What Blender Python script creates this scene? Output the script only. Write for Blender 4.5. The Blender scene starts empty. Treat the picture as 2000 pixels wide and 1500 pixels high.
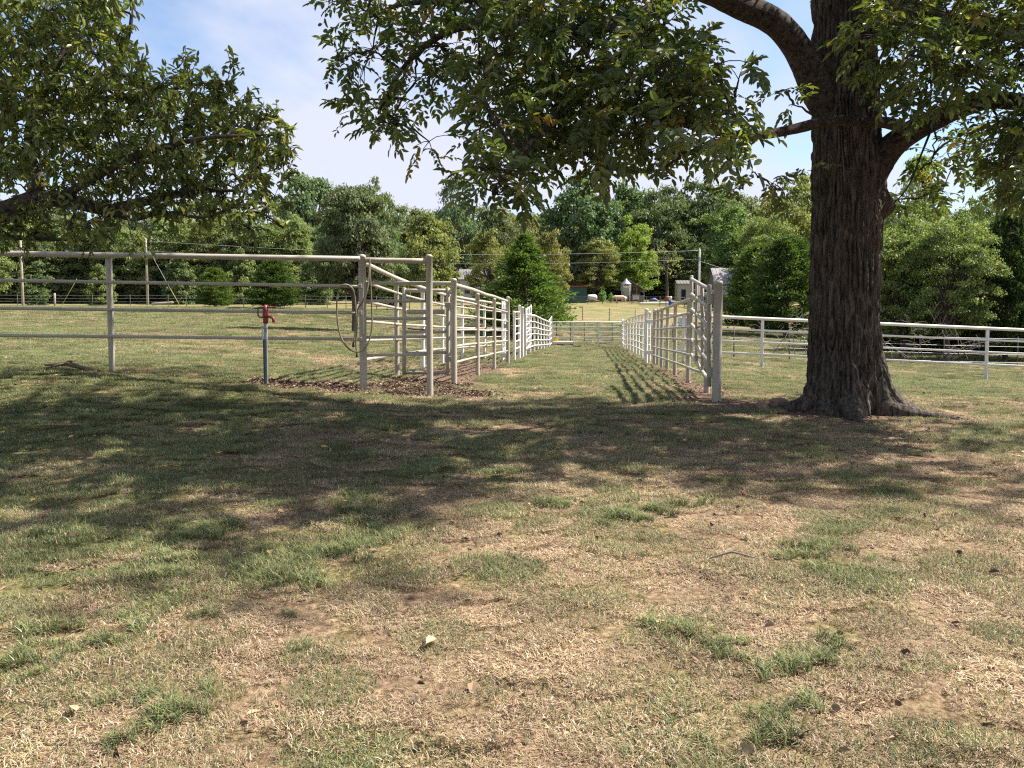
import bpy, math, random
import numpy as np
from mathutils import Vector
rng = np.random.default_rng(7); random.seed(7)
scn = bpy.context.scene
# ---------------------------------------------------------------- camera
EYE = 1.5; F = 1570.0; PITCH = math.atan(103 / F)
cam_d = bpy.data.cameras.new('camera'); cam = bpy.data.objects.new('camera', cam_d)
scn.collection.objects.link(cam); scn.camera = cam
cam_d.lens = 36 * F / 2000; cam_d.sensor_width = 36; cam_d.clip_start = 0.05; cam_d.clip_end = 4000
cam.location = (0, 0, EYE); cam.rotation_euler = (math.pi / 2 - PITCH, 0, 0)
# ---------------------------------------------------------------- sky, sun, exposure
SUN = Vector((0.77, 0.14, 1.0)).normalized()
world = bpy.data.worlds.new('World'); scn.world = world; world.use_nodes = True
wt = world.node_tree; wn = wt.nodes; wl = wt.links; wn.clear()
def N(nodes, t, **kw):
    n = nodes.new(t)
    for k, v in kw.items():
        if k.startswith('i_'): n.inputs[k[2:].replace('_', ' ')].default_value = v
        else: setattr(n, k, v)
    return n
out = N(wn, 'ShaderNodeOutputWorld'); bg = N(wn, 'ShaderNodeBackground'); bg.inputs['Strength'].default_value = 0.080
sky = N(wn, 'ShaderNodeTexSky', sky_type='NISHITA', sun_disc=False)
sky.sun_elevation = math.asin(SUN.z); sky.sun_rotation = math.atan2(SUN.x, SUN.y)
sky.air_density = 1.0; sky.dust_density = 0.7; sky.ozone_density = 2.2; sky.altitude = 300
tc = N(wn, 'ShaderNodeTexCoord'); sep = N(wn, 'ShaderNodeSeparateXYZ'); wl.new(tc.outputs['Generated'], sep.inputs[0])
zc = N(wn, 'ShaderNodeMath', operation='MAXIMUM'); wl.new(sep.outputs['Z'], zc.inputs[0]); zc.inputs[1].default_value = 0.0
zd = N(wn, 'ShaderNodeMath', operation='ADD'); wl.new(zc.outputs[0], zd.inputs[0]); zd.inputs[1].default_value = 0.16
dv = N(wn, 'ShaderNodeVectorMath', operation='DIVIDE')
cz = N(wn, 'ShaderNodeCombineXYZ')
for i in range(3): wl.new(zd.outputs[0], cz.inputs[i])
wl.new(tc.outputs['Generated'], dv.inputs[0]); wl.new(cz.outputs[0], dv.inputs[1])
cn = N(wn, 'ShaderNodeTexNoise', i_Scale=1.15, i_Detail=9.0, i_Roughness=0.56, i_Distortion=0.25)
mp = N(wn, 'ShaderNodeMapping'); mp.inputs['Location'].default_value = (3.3, 1.2, 0.4); mp.inputs['Scale'].default_value = (1, 0.7, 1.6)
wl.new(dv.outputs[0], mp.inputs[0]); wl.new(mp.outputs[0], cn.inputs['Vector'])
cr = N(wn, 'ShaderNodeValToRGB'); wl.new(cn.outputs['Fac'], cr.inputs[0])
cr.color_ramp.elements[0].position = 0.37; cr.color_ramp.elements[0].color = (0, 0, 0, 1)
cr.color_ramp.elements[1].position = 0.60; cr.color_ramp.elements[1].color = (0.95, 0.95, 0.95, 1)
mx = N(wn, 'ShaderNodeMixRGB'); wl.new(cr.outputs[0], mx.inputs[0]); wl.new(sky.outputs[0], mx.inputs[1])
mx.inputs[2].default_value = (3.75, 3.9, 4.6, 1)
wl.new(mx.outputs[0], bg.inputs[0]); wl.new(bg.outputs[0], out.inputs[0])
sd = bpy.data.lights.new('sun', 'SUN'); so = bpy.data.objects.new('sun', sd); scn.collection.objects.link(so)
sd.energy = 5.0; sd.angle = math.radians(0.55); sd.color = (1.0, 0.945, 0.86)
so.rotation_euler = SUN.to_track_quat('Z', 'Y').to_euler(); so.location = (20, 8, 30)
scn.view_settings.view_transform = 'Standard'; scn.view_settings.look = 'None'
scn.view_settings.exposure = 1.48; scn.view_settings.gamma = 1.0; scn.view_settings.use_curve_mapping = False
scn.cycles.max_bounces = 4; scn.cycles.diffuse_bounces = 2; scn.cycles.glossy_bounces = 2; scn.cycles.transmission_bounces = 3; scn.cycles.transparent_max_bounces = 4
scn.cycles.caustics_reflective = False; scn.cycles.caustics_refractive = False
scn.cycles.use_adaptive_sampling = True; scn.cycles.adaptive_threshold = 0.012
scn.cycles.use_denoising = False; scn.cycles.filter_width = 1.2

# ---------------------------------------------------------------- helpers
def P(px, py, d):
    u = (px - 1000) / F; v = (750 - py) / F
    yc = math.cos(PITCH) + v * math.sin(PITCH); zc_ = -math.sin(PITCH) + v * math.cos(PITCH)
    k = d / yc
    return np.array((u * k, d, EYE + zc_ * k))
def XP(px, d): return float(P(px, 647, d)[0])
_h = np.random.default_rng(99).random((256, 256))
def vn(x, y, s=0):
    x = np.asarray(x, float) + s * 37.7; y = np.asarray(y, float) + s * 91.3
    xi = np.floor(x).astype(int); yi = np.floor(y).astype(int); fx = x - xi; fy = y - yi
    fx = fx * fx * (3 - 2 * fx); fy = fy * fy * (3 - 2 * fy)
    g = lambda a, b: _h[a & 255, b & 255]
    return (g(xi, yi) * (1 - fx) + g(xi + 1, yi) * fx) * (1 - fy) + (g(xi, yi + 1) * (1 - fx) + g(xi + 1, yi + 1) * fx) * fy
def fbm(x, y, o=4, s=0):
    t = 0; a = 0.5; n = 0
    for i in range(o):
        t = t + a * vn(np.asarray(x) * 2 ** i, np.asarray(y) * 2 ** i, s + i); n += a; a *= 0.5
    return t / n
def nrm(a): return a / np.maximum(np.linalg.norm(a, axis=-1, keepdims=True), 1e-9)

def mesh_np(name, V, Fq, smooth=False, attrs=None):
    V = np.ascontiguousarray(V, np.float32); me = bpy.data.meshes.new(name)
    me.vertices.add(len(V)); me.vertices.foreach_set('co', V.ravel())
    groups = Fq if isinstance(Fq, list) else [Fq]
    groups = [np.asarray(g, np.int32) for g in groups if len(g)]
    loops = np.concatenate([g.ravel() for g in groups]); tot = np.concatenate([np.full(len(g), g.shape[1], np.int32) for g in groups])
    st = np.concatenate([[0], np.cumsum(tot)[:-1]]).astype(np.int32)
    me.loops.add(len(loops)); me.loops.foreach_set('vertex_index', loops.astype(np.int32))
    me.polygons.add(len(tot)); me.polygons.foreach_set('loop_start', st)
    me.polygons.foreach_set('use_smooth', np.full(len(tot), smooth))
    for k, a in (attrs or {}).items():
        a = np.asarray(a, np.float32)
        if a.ndim == 1:
            t = me.attributes.new(k, 'FLOAT', 'POINT'); t.data.foreach_set('value', a)
        else:
            t = me.attributes.new(k, 'FLOAT_COLOR', 'POINT'); t.data.foreach_set('color', np.concatenate([a, np.ones((len(a), 1), np.float32)], 1).ravel())
    me.update(calc_edges=True)
    return me
def link(name, me, mat=None, parent=None, loc=None):
    o = bpy.data.objects.new(name, me); scn.collection.objects.link(o)
    if mat is not None and me is not None and not me.materials: me.materials.append(mat)
    if parent is not None: o.parent = parent
    if loc is not None: o.location = loc
    return o
def tag(o, label=None, cat=None, group=None, kind=None):
    if label: o['label'] = label
    if cat: o['category'] = cat
    if group: o['group'] = group
    if kind: o['kind'] = kind
    return o
def thing(name, loc, label, cat, group=None):
    o = bpy.data.objects.new(name, None); scn.collection.objects.link(o); o.location = [float(c) for c in loc]
    o.empty_display_size = 0.2
    return tag(o, label, cat, group)
class MB:
    """collects geometry in world coordinates"""
    def __init__(s): s.V = []; s.F4 = []; s.F3 = []; s.n = 0
    def add(s, V, F):
        V = np.asarray(V, float); F = np.asarray(F, int)
        (s.F4 if F.shape[1] == 4 else s.F3).append(F + s.n); s.V.append(V); s.n += len(V); return s
    def tube(s, pts, rad, seg=10, cap=True):
        pts = np.asarray(pts, float); n = len(pts)
        rad = np.full(n, rad, float) if np.isscalar(rad) else np.asarray(rad, float)
        if cap:
            t0 = nrm(pts[0] - pts[1]); t1 = nrm(pts[-1] - pts[-2])
            pts = np.vstack([pts[0] + t0 * rad[0] * .35, pts[0] + t0 * rad[0] * .25, pts, pts[-1] + t1 * rad[-1] * .25, pts[-1] + t1 * rad[-1] * .35])
            rad = np.concatenate([[rad[0] * .02, rad[0] * .75], rad, [rad[-1] * .75, rad[-1] * .02]]); n += 4
        T = np.gradient(pts, axis=0); T = nrm(T)
        u = np.cross(T[0], (0, 0, 1.0) if abs(T[0][2]) < .9 else (0, 1.0, 0)); u = u / np.linalg.norm(u)
        U = []
        for i in range(n):
            u = u - T[i] * np.dot(u, T[i]); u = u / np.linalg.norm(u); U.append(u)
        U = np.array(U); W = np.cross(T, U); a = np.linspace(0, 2 * np.pi, seg, endpoint=False)
        V = pts[:, None, :] + rad[:, None, None] * (np.cos(a)[None, :, None] * U[:, None, :] + np.sin(a)[None, :, None] * W[:, None, :])
        i, j = np.meshgrid(np.arange(n - 1), np.arange(seg), indexing='ij'); j2 = (j + 1) % seg
        Fq = np.stack([i * seg + j, i * seg + j2, (i + 1) * seg + j2, (i + 1) * seg + j], -1).reshape(-1, 4)
        return s.add(V.reshape(-1, 3), Fq)
    def box(s, c, size, rz=0.0):
        hx, hy, hz = np.array(size) / 2
        v = np.array([(x, y, z) for x in (-hx, hx) for y in (-hy, hy) for z in (-hz, hz)])
        ca, sa = math.cos(rz), math.sin(rz); v = np.stack([v[:, 0] * ca - v[:, 1] * sa, v[:, 0] * sa + v[:, 1] * ca, v[:, 2]], 1)
        return s.add(v + np.asarray(c), [(0, 1, 3, 2), (4, 6, 7, 5), (0, 4, 5, 1), (2, 3, 7, 6), (0, 2, 6, 4), (1, 5, 7, 3)])
    def lathe(s, c, prof, seg=16):
        a = np.linspace(0, 2 * np.pi, seg, endpoint=False); V = np.array([[(r * math.cos(t), r * math.sin(t), z) for t in a] for r, z in prof]).reshape(-1, 3)
        n = len(prof); Fq = [(i * seg + j, i * seg + (j + 1) % seg, (i + 1) * seg + (j + 1) % seg, (i + 1) * seg + j) for i in range(n - 1) for j in range(seg)]
        return s.add(V + np.asarray(c), Fq)
    def build(s, name, mat, root=None, smooth=True, loc=None, attrs=None, bevel=0, under=None):
        V = np.vstack(s.V)
        off = np.array(root.location) if root is not None else (np.array(loc) if loc is not None else np.zeros(3))
        me = mesh_np(name, V - off, [np.vstack(f) for f in (s.F4, s.F3) if f], smooth, attrs)
        o = link(name, me, mat, under or root, None if (root is not None or loc is None) else [float(c) for c in loc])
        if bevel:
            b = o.modifiers.new('bevel', 'BEVEL'); b.width = bevel; b.segments = 2
        return o

# ---------------------------------------------------------------- materials
def newmat(name):
    m = bpy.data.materials.new(name); m.use_nodes = True; nt = m.node_tree
    return m, nt.nodes, nt.links, nt.nodes['Principled BSDF'], nt.nodes['Material Output']
def ramp(n, stops):
    r = n.new('ShaderNodeValToRGB'); e = r.color_ramp.elements
    while len(e) < len(stops): e.new(0.5)
    for i, (p, c) in enumerate(stops): e[i].position = p; e[i].color = (*c, 1) if len(c) == 3 else c
    return r
def noise(n, l, scale, detail=4, rough=.6, vec=None, dist=0):
    t = n.new('ShaderNodeTexNoise'); t.inputs['Scale'].default_value = scale; t.inputs['Detail'].default_value = detail
    t.inputs['Roughness'].default_value = rough; t.inputs['Distortion'].default_value = dist
    if vec is not None: l.new(vec, t.inputs['Vector'])
    return t
def mat_simple(name, col, rough=.6, var=.25, scale=6.0, metal=0, bump=0.0, spec=.4, col2=None, lo=.35, hi=.65):
    m, n, l, b, o = newmat(name)
    g = n.new('ShaderNodeTexCoord'); t = noise(n, l, scale, 6, .65, g.outputs['Object'])
    c2 = col2 or tuple(c * (1 - var) for c in col)
    r = ramp(n, [(lo, c2), (hi, col)]); l.new(t.outputs['Fac'], r.inputs[0]); l.new(r.outputs[0], b.inputs['Base Color'])
    b.inputs['Roughness'].default_value = rough; b.inputs['Metallic'].default_value = metal; b.inputs['Specular IOR Level'].default_value = spec
    if bump:
        bp = n.new('ShaderNodeBump'); bp.inputs['Strength'].default_value = bump; bp.inputs['Distance'].default_value = .01
        l.new(t.outputs['Fac'], bp.inputs['Height']); l.new(bp.outputs[0], b.inputs['Normal'])
    return m
def mat_leaf(name, stops, trans=.35, rough=.5, objcol=False, spec=.35, tcol=(1.25, 1.3, .55)):
    m, n, l, b, o = newmat(name)
    a = n.new('ShaderNodeAttribute'); a.attribute_name = 'tint'
    r = ramp(n, stops); l.new(a.outputs['Fac'], r.inputs[0]); c = r.outputs[0]
    if objcol:
        oi = n.new('ShaderNodeObjectInfo'); mu = n.new('ShaderNodeMixRGB'); mu.blend_type = 'MULTIPLY'; mu.inputs[0].default_value = 1
        l.new(c, mu.inputs[1]); l.new(oi.outputs['Color'], mu.inputs[2]); c = mu.outputs[0]
    l.new(c, b.inputs['Base Color']); b.inputs['Roughness'].default_value = rough; b.inputs['Specular IOR Level'].default_value = spec
    tr = n.new('ShaderNodeBsdfTranslucent'); m2 = n.new('ShaderNodeMixRGB'); m2.blend_type = 'MULTIPLY'; m2.inputs[0].default_value = 1
    m2.inputs[2].default_value = (*tcol, 1); l.new(c, m2.inputs[1]); l.new(m2.outputs[0], tr.inputs[0])
    ms = n.new('ShaderNodeMixShader'); ms.inputs[0].default_value = trans
    l.new(b.outputs[0], ms.inputs[1]); l.new(tr.outputs[0], ms.inputs[2]); l.new(ms.outputs[0], o.inputs[0])
    return m
def mat_paint(name, base, rust=.62, dirt=.5):
    m, n, l, b, o = newmat(name); g = n.new('ShaderNodeTexCoord')
    t1 = noise(n, l, 2.2, 6, .6, g.outputs['Object']); t2 = noise(n, l, 26, 5, .7, g.outputs['Object'])
    r1 = ramp(n, [(.3, tuple(c * dirt for c in base)), (.62, base)]); l.new(t1.outputs['Fac'], r1.inputs[0])
    r2 = ramp(n, [(rust, (0, 0, 0)), (rust + .07, (1, 1, 1))]); l.new(t2.outputs['Fac'], r2.inputs[0])
    mx = n.new('ShaderNodeMixRGB'); l.new(r2.outputs[0], mx.inputs[0]); l.new(r1.outputs[0], mx.inputs[1]); mx.inputs[2].default_value = (.16, .10, .07, 1)
    l.new(mx.outputs[0], b.inputs['Base Color']); b.inputs['Roughness'].default_value = .5; b.inputs['Specular IOR Level'].default_value = .35
    bp = n.new('ShaderNodeBump'); bp.inputs['Strength'].default_value = .25; bp.inputs['Distance'].default_value = .004
    l.new(t2.outputs['Fac'], bp.inputs['Height']); l.new(bp.outputs[0], b.inputs['Normal'])
    return m
M_CREAM = mat_paint('cream_paint', (.385, .35, .285), .62, .74)  # cream toned down to put the near pipes' shade into the paint
M_WORN = mat_paint('worn_cream_paint', (.40, .36, .30), .57, .65)
M_WHITE = mat_paint('white_paint', (.64, .62, .57), .70, .88)
M_GALV = mat_simple('galvanised_steel', (.34, .36, .38), .45, .2, 8, .5)
M_DARKPIPE = mat_simple('dark_rusty_pipe', (.10, .085, .075), .6, .5, 20)
M_RED = mat_simple('red_enamel', (.27, .028, .022), .4, .55, 24, bump=.2)
M_BLACKRUB = mat_simple('black_rubber', (.025, .025, .028), .5, .3, 10)
M_HOSE = mat_simple('olive_hose', (.17, .15, .09), .45, .35, 12)
M_CHAR = mat_simple('charcoal_painted_tube', (.045, .055, .065), .5, .3, 8)
M_GREYP = mat_simple('grey_pipe', (.36, .37, .38), .5, .3, 14)
M_WOODPOLE = mat_simple('weathered_pole_wood', (.36, .30, .24), .85, .4, 4, bump=.3)
M_WIRE = mat_simple('wire', (.42, .42, .42), .5, .1, 4, .4)
M_TPOST = mat_simple('t_post_steel', (.09, .075, .06), .7, .4, 9)
M_DEAD = mat_simple('dead_wood', (.19, .17, .145), .9, .45, 14, bump=.3)
M_DRIFT = mat_simple('fallen_bark_wood', (.20, .13, .09), .9, .6, 16, bump=.5)
M_STONE = mat_simple('reddish_stone', (.27, .17, .12), .9, .4, 9, bump=.5)
M_CONC = mat_simple('concrete', (.52, .49, .43), .9, .2, 5)
M_YELLOW = mat_simple('yellow_plastic', (.70, .46, .03), .5, .35, 3)
M_TARP = mat_simple('tin_roof', (.24, .22, .225), .45, .15, 3, .3)
M_WALLW = mat_simple('white_siding', (.38, .365, .34), .7, .15, 2)  # white toned down: shade on the small shed put into the colour
M_WALLG = mat_simple('grey_barn_boards', (.16, .15, .15), .85, .3, 5)
M_GREEN = mat_simple('green_steel_cladding', (.022, .075, .062), .5, .3, 3)
M_REDROOF = mat_simple('red_roof_edge', (.36, .06, .04), .6, .3, 4)
M_TRUCKRED = mat_simple('red_car_paint', (.38, .03, .04), .25, .1, 2, spec=.6)
M_TRUCKW = mat_simple('white_car_paint', (.72, .72, .70), .25, .1, 2, spec=.6)
M_GLASS = mat_simple('dark_glass', (.02, .025, .03), .08, .1, 2, spec=.8)
M_BLUE = mat_simple('blue_plastic', (.05, .09, .30), .5, .3, 4)
M_COW = mat_simple('cream_hide', (.55, .42, .33), .8, .2, 4, col2=(.40, .27, .20), lo=.42, hi=.52)
M_STRAW = mat_simple('straw', (.45, .30, .14), .95, .4, 10)
def mat_bark(name, dark, light, sc=1.0, bstr=.8):
    m, n, l, b, o = newmat(name); g = n.new('ShaderNodeTexCoord'); mp = n.new('ShaderNodeMapping')
    mp.inputs['Scale'].default_value = (sc, sc, sc * .17); l.new(g.outputs['Object'], mp.inputs[0])
    t = noise(n, l, 26, 8, .68, mp.outputs[0], .6); t2 = noise(n, l, 60, 5, .7, g.outputs['Object']); t3 = noise(n, l, 1.6, 4, .6, g.outputs['Object'])
    r = ramp(n, [(.36, dark), (.66, light)]); l.new(t.outputs['Fac'], r.inputs[0])
    mm = n.new('ShaderNodeMixRGB'); mm.blend_type = 'MULTIPLY'; mm.inputs[0].default_value = .75
    r3 = ramp(n, [(.3, (.55, .5, .48)), (.7, (1.15, 1.12, 1.1))]); l.new(t3.outputs['Fac'], r3.inputs[0])
    l.new(r.outputs[0], mm.inputs[1]); l.new(r3.outputs[0], mm.inputs[2]); l.new(mm.outputs[0], b.inputs['Base Color'])
    b.inputs['Roughness'].default_value = .92; b.inputs['Specular IOR Level'].default_value = .2
    ad = n.new('ShaderNodeMath'); ad.operation = 'MULTIPLY_ADD'; l.new(t2.outputs['Fac'], ad.inputs[0]); ad.inputs[1].default_value = .35; l.new(t.outputs['Fac'], ad.inputs[2])
    bp = n.new('ShaderNodeBump'); bp.inputs['Strength'].default_value = bstr; bp.inputs['Distance'].default_value = .03
    l.new(ad.outputs[0], bp.inputs['Height']); l.new(bp.outputs[0], b.inputs['Normal'])
    return m
M_BARK = mat_bark('furrowed_bark', (.008, .0068, .0056), (.150, .124, .100))  # near-black streaks put the furrows' shade into the bark colour
M_BARK2 = mat_bark('dark_branch_bark', (.018, .014, .012), (.085, .068, .052), 2.0, .5)
M_LIMB = mat_bark('limb_bark', (.010, .008, .007), (.105, .085, .068), 1.0, .7)
for nd in M_LIMB.node_tree.nodes:
    if nd.type == 'MAPPING': nd.inputs['Scale'].default_value = (.8, .8, .8)
M_BARKF = mat_simple('far_bark', (.11, .085, .065), .95, .5, 2)
M_PECAN = mat_leaf('pecan_leaf', [(0, (.058, .084, .032)), (.45, (.105, .135, .042)), (.8, (.18, .19, .05)), (.94, (.25, .20, .045)), (1, (.28, .17, .05))], .50, .30, False, .5)
M_FRUIT = mat_leaf('left_tree_leaf', [(0, (.068, .096, .036)), (.5, (.135, .168, .05)), (.85, (.23, .235, .065)), (1, (.28, .23, .06))], .48, .36)
M_FARLEAF = mat_leaf('far_leaf', [(0, (.092, .118, .062)), (.5, (.146, .174, .084)), (.9, (.21, .225, .105)), (1, (.29, .22, .10))], .42, .55, True, .25)  # tones raised and blued to put distance haze into the leaf colour
M_NEEDLE = mat_leaf('cedar_needle', [(0, (.040, .070, .026)), (.6, (.085, .125, .034)), (1, (.17, .19, .05))], .32, .6, True, .2)
# ---------------------------------------------------------------- terrain
CP = []   # x, y, z(relative to eye)
def cp(px, py, d):
    p = P(px, py, d); CP.append((p[0], p[1], p[2] - EYE))
for y in (-8, -3, 0, 2.5, 5, 7.5):
    for u in (-2.0, -.9, -.3, .3, .9, 2.0):
        x = u * (y + 12); CP.append((x, y, -1.5 + .061 * y - (.012 * x if x > 0 and y > 4 else 0) - (.018 * x if x < 0 and y > 6 else 0)))
cp(0, 727, 9.8); cp(215, 729, 10.05); cp(420, 737, 10.15); cp(707, 760, 10.4); cp(838, 776, 10.55); cp(1403, 783, 10.0); cp(1650, 803, 9.6)
for d in (13, 17, 21, 27, 34, 43.5):
    for xo in (-1.6, 0, 1.9, 4.0): CP.append((.6 + (d - 10) * .1 + xo, d, -.86))
cp(1490, 726, 21.1); cp(1930, 745, 21.1); cp(2300, 755, 21.1); cp(2000, 770, 13)
cp(300, 690, 13.5); cp(300, 650, 22); cp(0, 690, 13); cp(0, 648, 22); cp(-500, 700, 12); cp(-600, 640, 24); cp(692, 648, 30); cp(420, 640, 30)
cp(600, 700, 16)
cp(422, 602, 60); cp(535, 604, 55); cp(290, 596, 95); cp(47, 598, 85); cp(-700, 590, 90); cp(800, 612, 60)
cp(1150, 668, 46.5); cp(1150, 640, 58); cp(1150, 622, 75); cp(1000, 640, 50); cp(1300, 640, 58); cp(1300, 606, 105)
cp(1120, 592, 138); cp(1210, 590, 142); cp(1330, 588, 142); cp(940, 592, 125); cp(700, 590, 120)
cp(1450, 693, 34); cp(1800, 706, 30); cp(1990, 708, 31); cp(2400, 705, 32); cp(1450, 650, 60); cp(1900, 660, 60); cp(1400, 605, 115); cp(1900, 615, 120)
for u in (-2.2, -1.1, 0, 1.1, 2.2):
    for d, z in ((260, 10.5), (420, 15), (900, 26)): CP.append((u * (d + 12), d, z))
for u in (-2.2, 2.2):
    for d, z in ((14, -.9), (30, -.7), (60, .4), (130, 4)): CP.append((u * (d + 12), d, z))
CP = np.array(CP)
def UW(x, y):
    v = np.maximum(np.asarray(y, float), -9.5) + 12
    return np.asarray(x, float) / v, np.log(v)
_u, _w = UW(CP[:, 0], CP[:, 1]); _z = CP[:, 2] / (CP[:, 1] + 12)     # solve in perspective-like coordinates
def _phi(r2): return np.where(r2 > 1e-12, .5 * r2 * np.log(np.maximum(r2, 1e-12)), 0)
_A = _phi((_u[:, None] - _u[None]) ** 2 + (_w[:, None] - _w[None]) ** 2) + np.eye(len(CP)) * 2e-3
_Q = np.stack([np.ones_like(_u), _u, _w], 1)
_S = np.linalg.solve(np.block([[_A, _Q], [_Q.T, np.zeros((3, 3))]]), np.concatenate([_z, np.zeros(3)]))
def gz(x, y):
    u, w = UW(x, y); sh = u.shape; u = u.ravel(); w = w.ravel(); o = np.empty_like(u)
    for i in range(0, len(u), 20000):
        s = slice(i, i + 20000)
        o[s] = _phi((u[s][:, None] - _u[None]) ** 2 + (w[s][:, None] - _w[None]) ** 2) @ _S[:-3] + _S[-3] + _S[-2] * u[s] + _S[-1] * w[s]
    z = o.reshape(sh) * np.exp(w.reshape(sh)) + EYE
    return z + .035 * (fbm(np.asarray(x) * .8, np.asarray(y) * .8, 3, 5) - .5)
def G(x, y): return float(gz(np.array([x]), np.array([y]))[0])
def GP(px, d): x = XP(px, d); return np.array((x, d, G(x, d)))

ALX = lambda d: .85 + (d - 10) * .1          # alley centre line
def greenness(x, y):
    x = np.asarray(x, float); y = np.asarray(y, float)
    g = .5 + .5 * (fbm(x * .45, y * .45, 3, 1) - .5) + .55 * (fbm(x * 1.9, y * 1.9, 3, 11) - .5) + .62 * (fbm(x * 5.5, y * 5.5, 2, 14) - .5)
    left = 1 / (1 + np.exp((x + .4 + .25 * (y - 6)) * 1.3))
    g = g + .30 * left * np.clip((y - 3.2) / 1.6, 0, 1) * np.clip((14 - y) / 3, 0, 1)
    g = g + .17 * np.clip((y - 10) / 3, 0, 1) + .12 * np.clip((y - 40) / 15, 0, 1) - .08 * np.clip((5 - y) / 2, 0, 1) - .05
    return g
def mulchness(x, y):
    """bare soil with bark under the pens and round the trunk"""
    x = np.asarray(x, float); y = np.asarray(y, float)
    def seg(ax, ay, bx, by, w):
        t = np.clip(((x - ax) * (bx - ax) + (y - ay) * (by - ay)) / ((bx - ax) ** 2 + (by - ay) ** 2), 0, 1)
        return 1 - np.hypot(x - ax - t * (bx - ax), y - ay - t * (by - ay)) / w
    m = np.maximum.reduce([seg(-3.0, 10.1, -1.9, 10.5, .55), seg(-1.9, 10.6, -.9, 11.2, .85), seg(-1.5, 11.5, -.8, 19.5, .9), seg(-.9, 12.6, -.4, 20.5, .5),
                           seg(2.6, 10.0, 3.4, 18, .42), seg(3.4, 18, 5.6, 41, .3), seg(2.4, 9.9, 3.4, 9.5, .6), seg(3.9, 9.5, 4.1, 9.4, 1.25), seg(-.3, 21, 1.8, 42, .2)])
    return m + .5 * (fbm(x * 1.7, y * 1.7, 3, 21) - .5)
nu, nw = 240, 330
w = np.log(4) + (np.log(1600) - np.log(4)) * np.linspace(0, 1, nw)
uu, ww = np.meshgrid(np.sign(np.linspace(-1, 1, nu)) * np.abs(np.linspace(-1, 1, nu)) ** 1.6 * 2.3, w)
gy = np.exp(ww) - 12; gx = uu * np.exp(ww); gzv = gz(gx, gy)
i, j = np.meshgrid(np.arange(nw - 1), np.arange(nu - 1), indexing='ij')
Fg = np.stack([i * nu + j, i * nu + j + 1, (i + 1) * nu + j + 1, (i + 1) * nu + j], -1).reshape(-1, 4)
m, n, l, b, o = newmat('dry_lawn'); tcn = n.new('ShaderNodeTexCoord'); vec = tcn.outputs['Object']
ag = n.new('ShaderNodeAttribute'); ag.attribute_name = 'green'; am = n.new('ShaderNodeAttribute'); am.attribute_name = 'mulch'
n1 = noise(n, l, 1.6, 8, .7, vec); n2 = noise(n, l, 26, 6, .72, vec); n3 = noise(n, l, 7, 6, .7, vec, .5); n4 = noise(n, l, .28, 4, .6, vec)
s1 = n.new('ShaderNodeMath'); s1.operation = 'MULTIPLY_ADD'; l.new(n1.outputs['Fac'], s1.inputs[0]); s1.inputs[1].default_value = .75; l.new(ag.outputs['Fac'], s1.inputs[2])
s2 = n.new('ShaderNodeMath'); s2.operation = 'MULTIPLY_ADD'; l.new(n3.outputs['Fac'], s2.inputs[0]); s2.inputs[1].default_value = .5; l.new(s1.outputs[0], s2.inputs[2])
s3 = n.new('ShaderNodeMath'); s3.operation = 'MULTIPLY_ADD'; l.new(n4.outputs['Fac'], s3.inputs[0]); s3.inputs[1].default_value = .5; l.new(s2.outputs[0], s3.inputs[2])
rg = ramp(n, [(.0, (.30, .205, .135)), (.36, (.35, .25, .16)), (.6, (.29, .235, .115)), (.8, (.20, .21, .08)), (1, (.14, .18, .06))])
mr = n.new('ShaderNodeMapRange'); mr.inputs['From Min'].default_value = .9; mr.inputs['From Max'].default_value = 1.95
l.new(s3.outputs[0], mr.inputs[0]); l.new(mr.outputs[0], rg.inputs[0])
r2 = ramp(n, [(.32, (.14, .115, .095)), (.50, (.62, .60, .57)), (.74, (1.4, 1.37, 1.32))]); l.new(n2.outputs['Fac'], r2.inputs[0])  # dark specks: soil plus the shadow in grass gaps put into colour
mu = n.new('ShaderNodeMixRGB'); mu.blend_type = 'MULTIPLY'; mu.inputs[0].default_value = 1; l.new(rg.outputs[0], mu.inputs[1]); l.new(r2.outputs[0], mu.inputs[2])
rs = ramp(n, [(.35, (.085, .055, .035)), (.7, (.22, .15, .10))]); l.new(n2.outputs['Fac'], rs.inputs[0])
mm = n.new('ShaderNodeMixRGB'); rm = ramp(n, [(.12, (0, 0, 0)), (.4, (1, 1, 1))]); l.new(am.outputs['Fac'], rm.inputs[0])
l.new(rm.outputs[0], mm.inputs[0]); l.new(mu.outputs[0], mm.inputs[1]); l.new(rs.outputs[0], mm.inputs[2]); l.new(mm.outputs[0], b.inputs['Base Color'])
b.inputs['Roughness'].default_value = 1; b.inputs['Specular IOR Level'].default_value = .1
bp = n.new('ShaderNodeBump'); bp.inputs['Strength'].default_value = .9; bp.inputs['Distance'].default_value = .04; l.new(n2.outputs['Fac'], bp.inputs['Height']); l.new(bp.outputs[0], b.inputs['Normal'])
M_LAWN = m
me = mesh_np('ground', np.stack([gx, gy, gzv], -1).reshape(-1, 3), Fg, True, {'green': np.clip(greenness(gx, gy), 0, 1.2).ravel(), 'mulch': np.clip(mulchness(gx, gy), 0, 1).ravel()})
tag(link('ground', me, M_LAWN), kind='structure')

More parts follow.
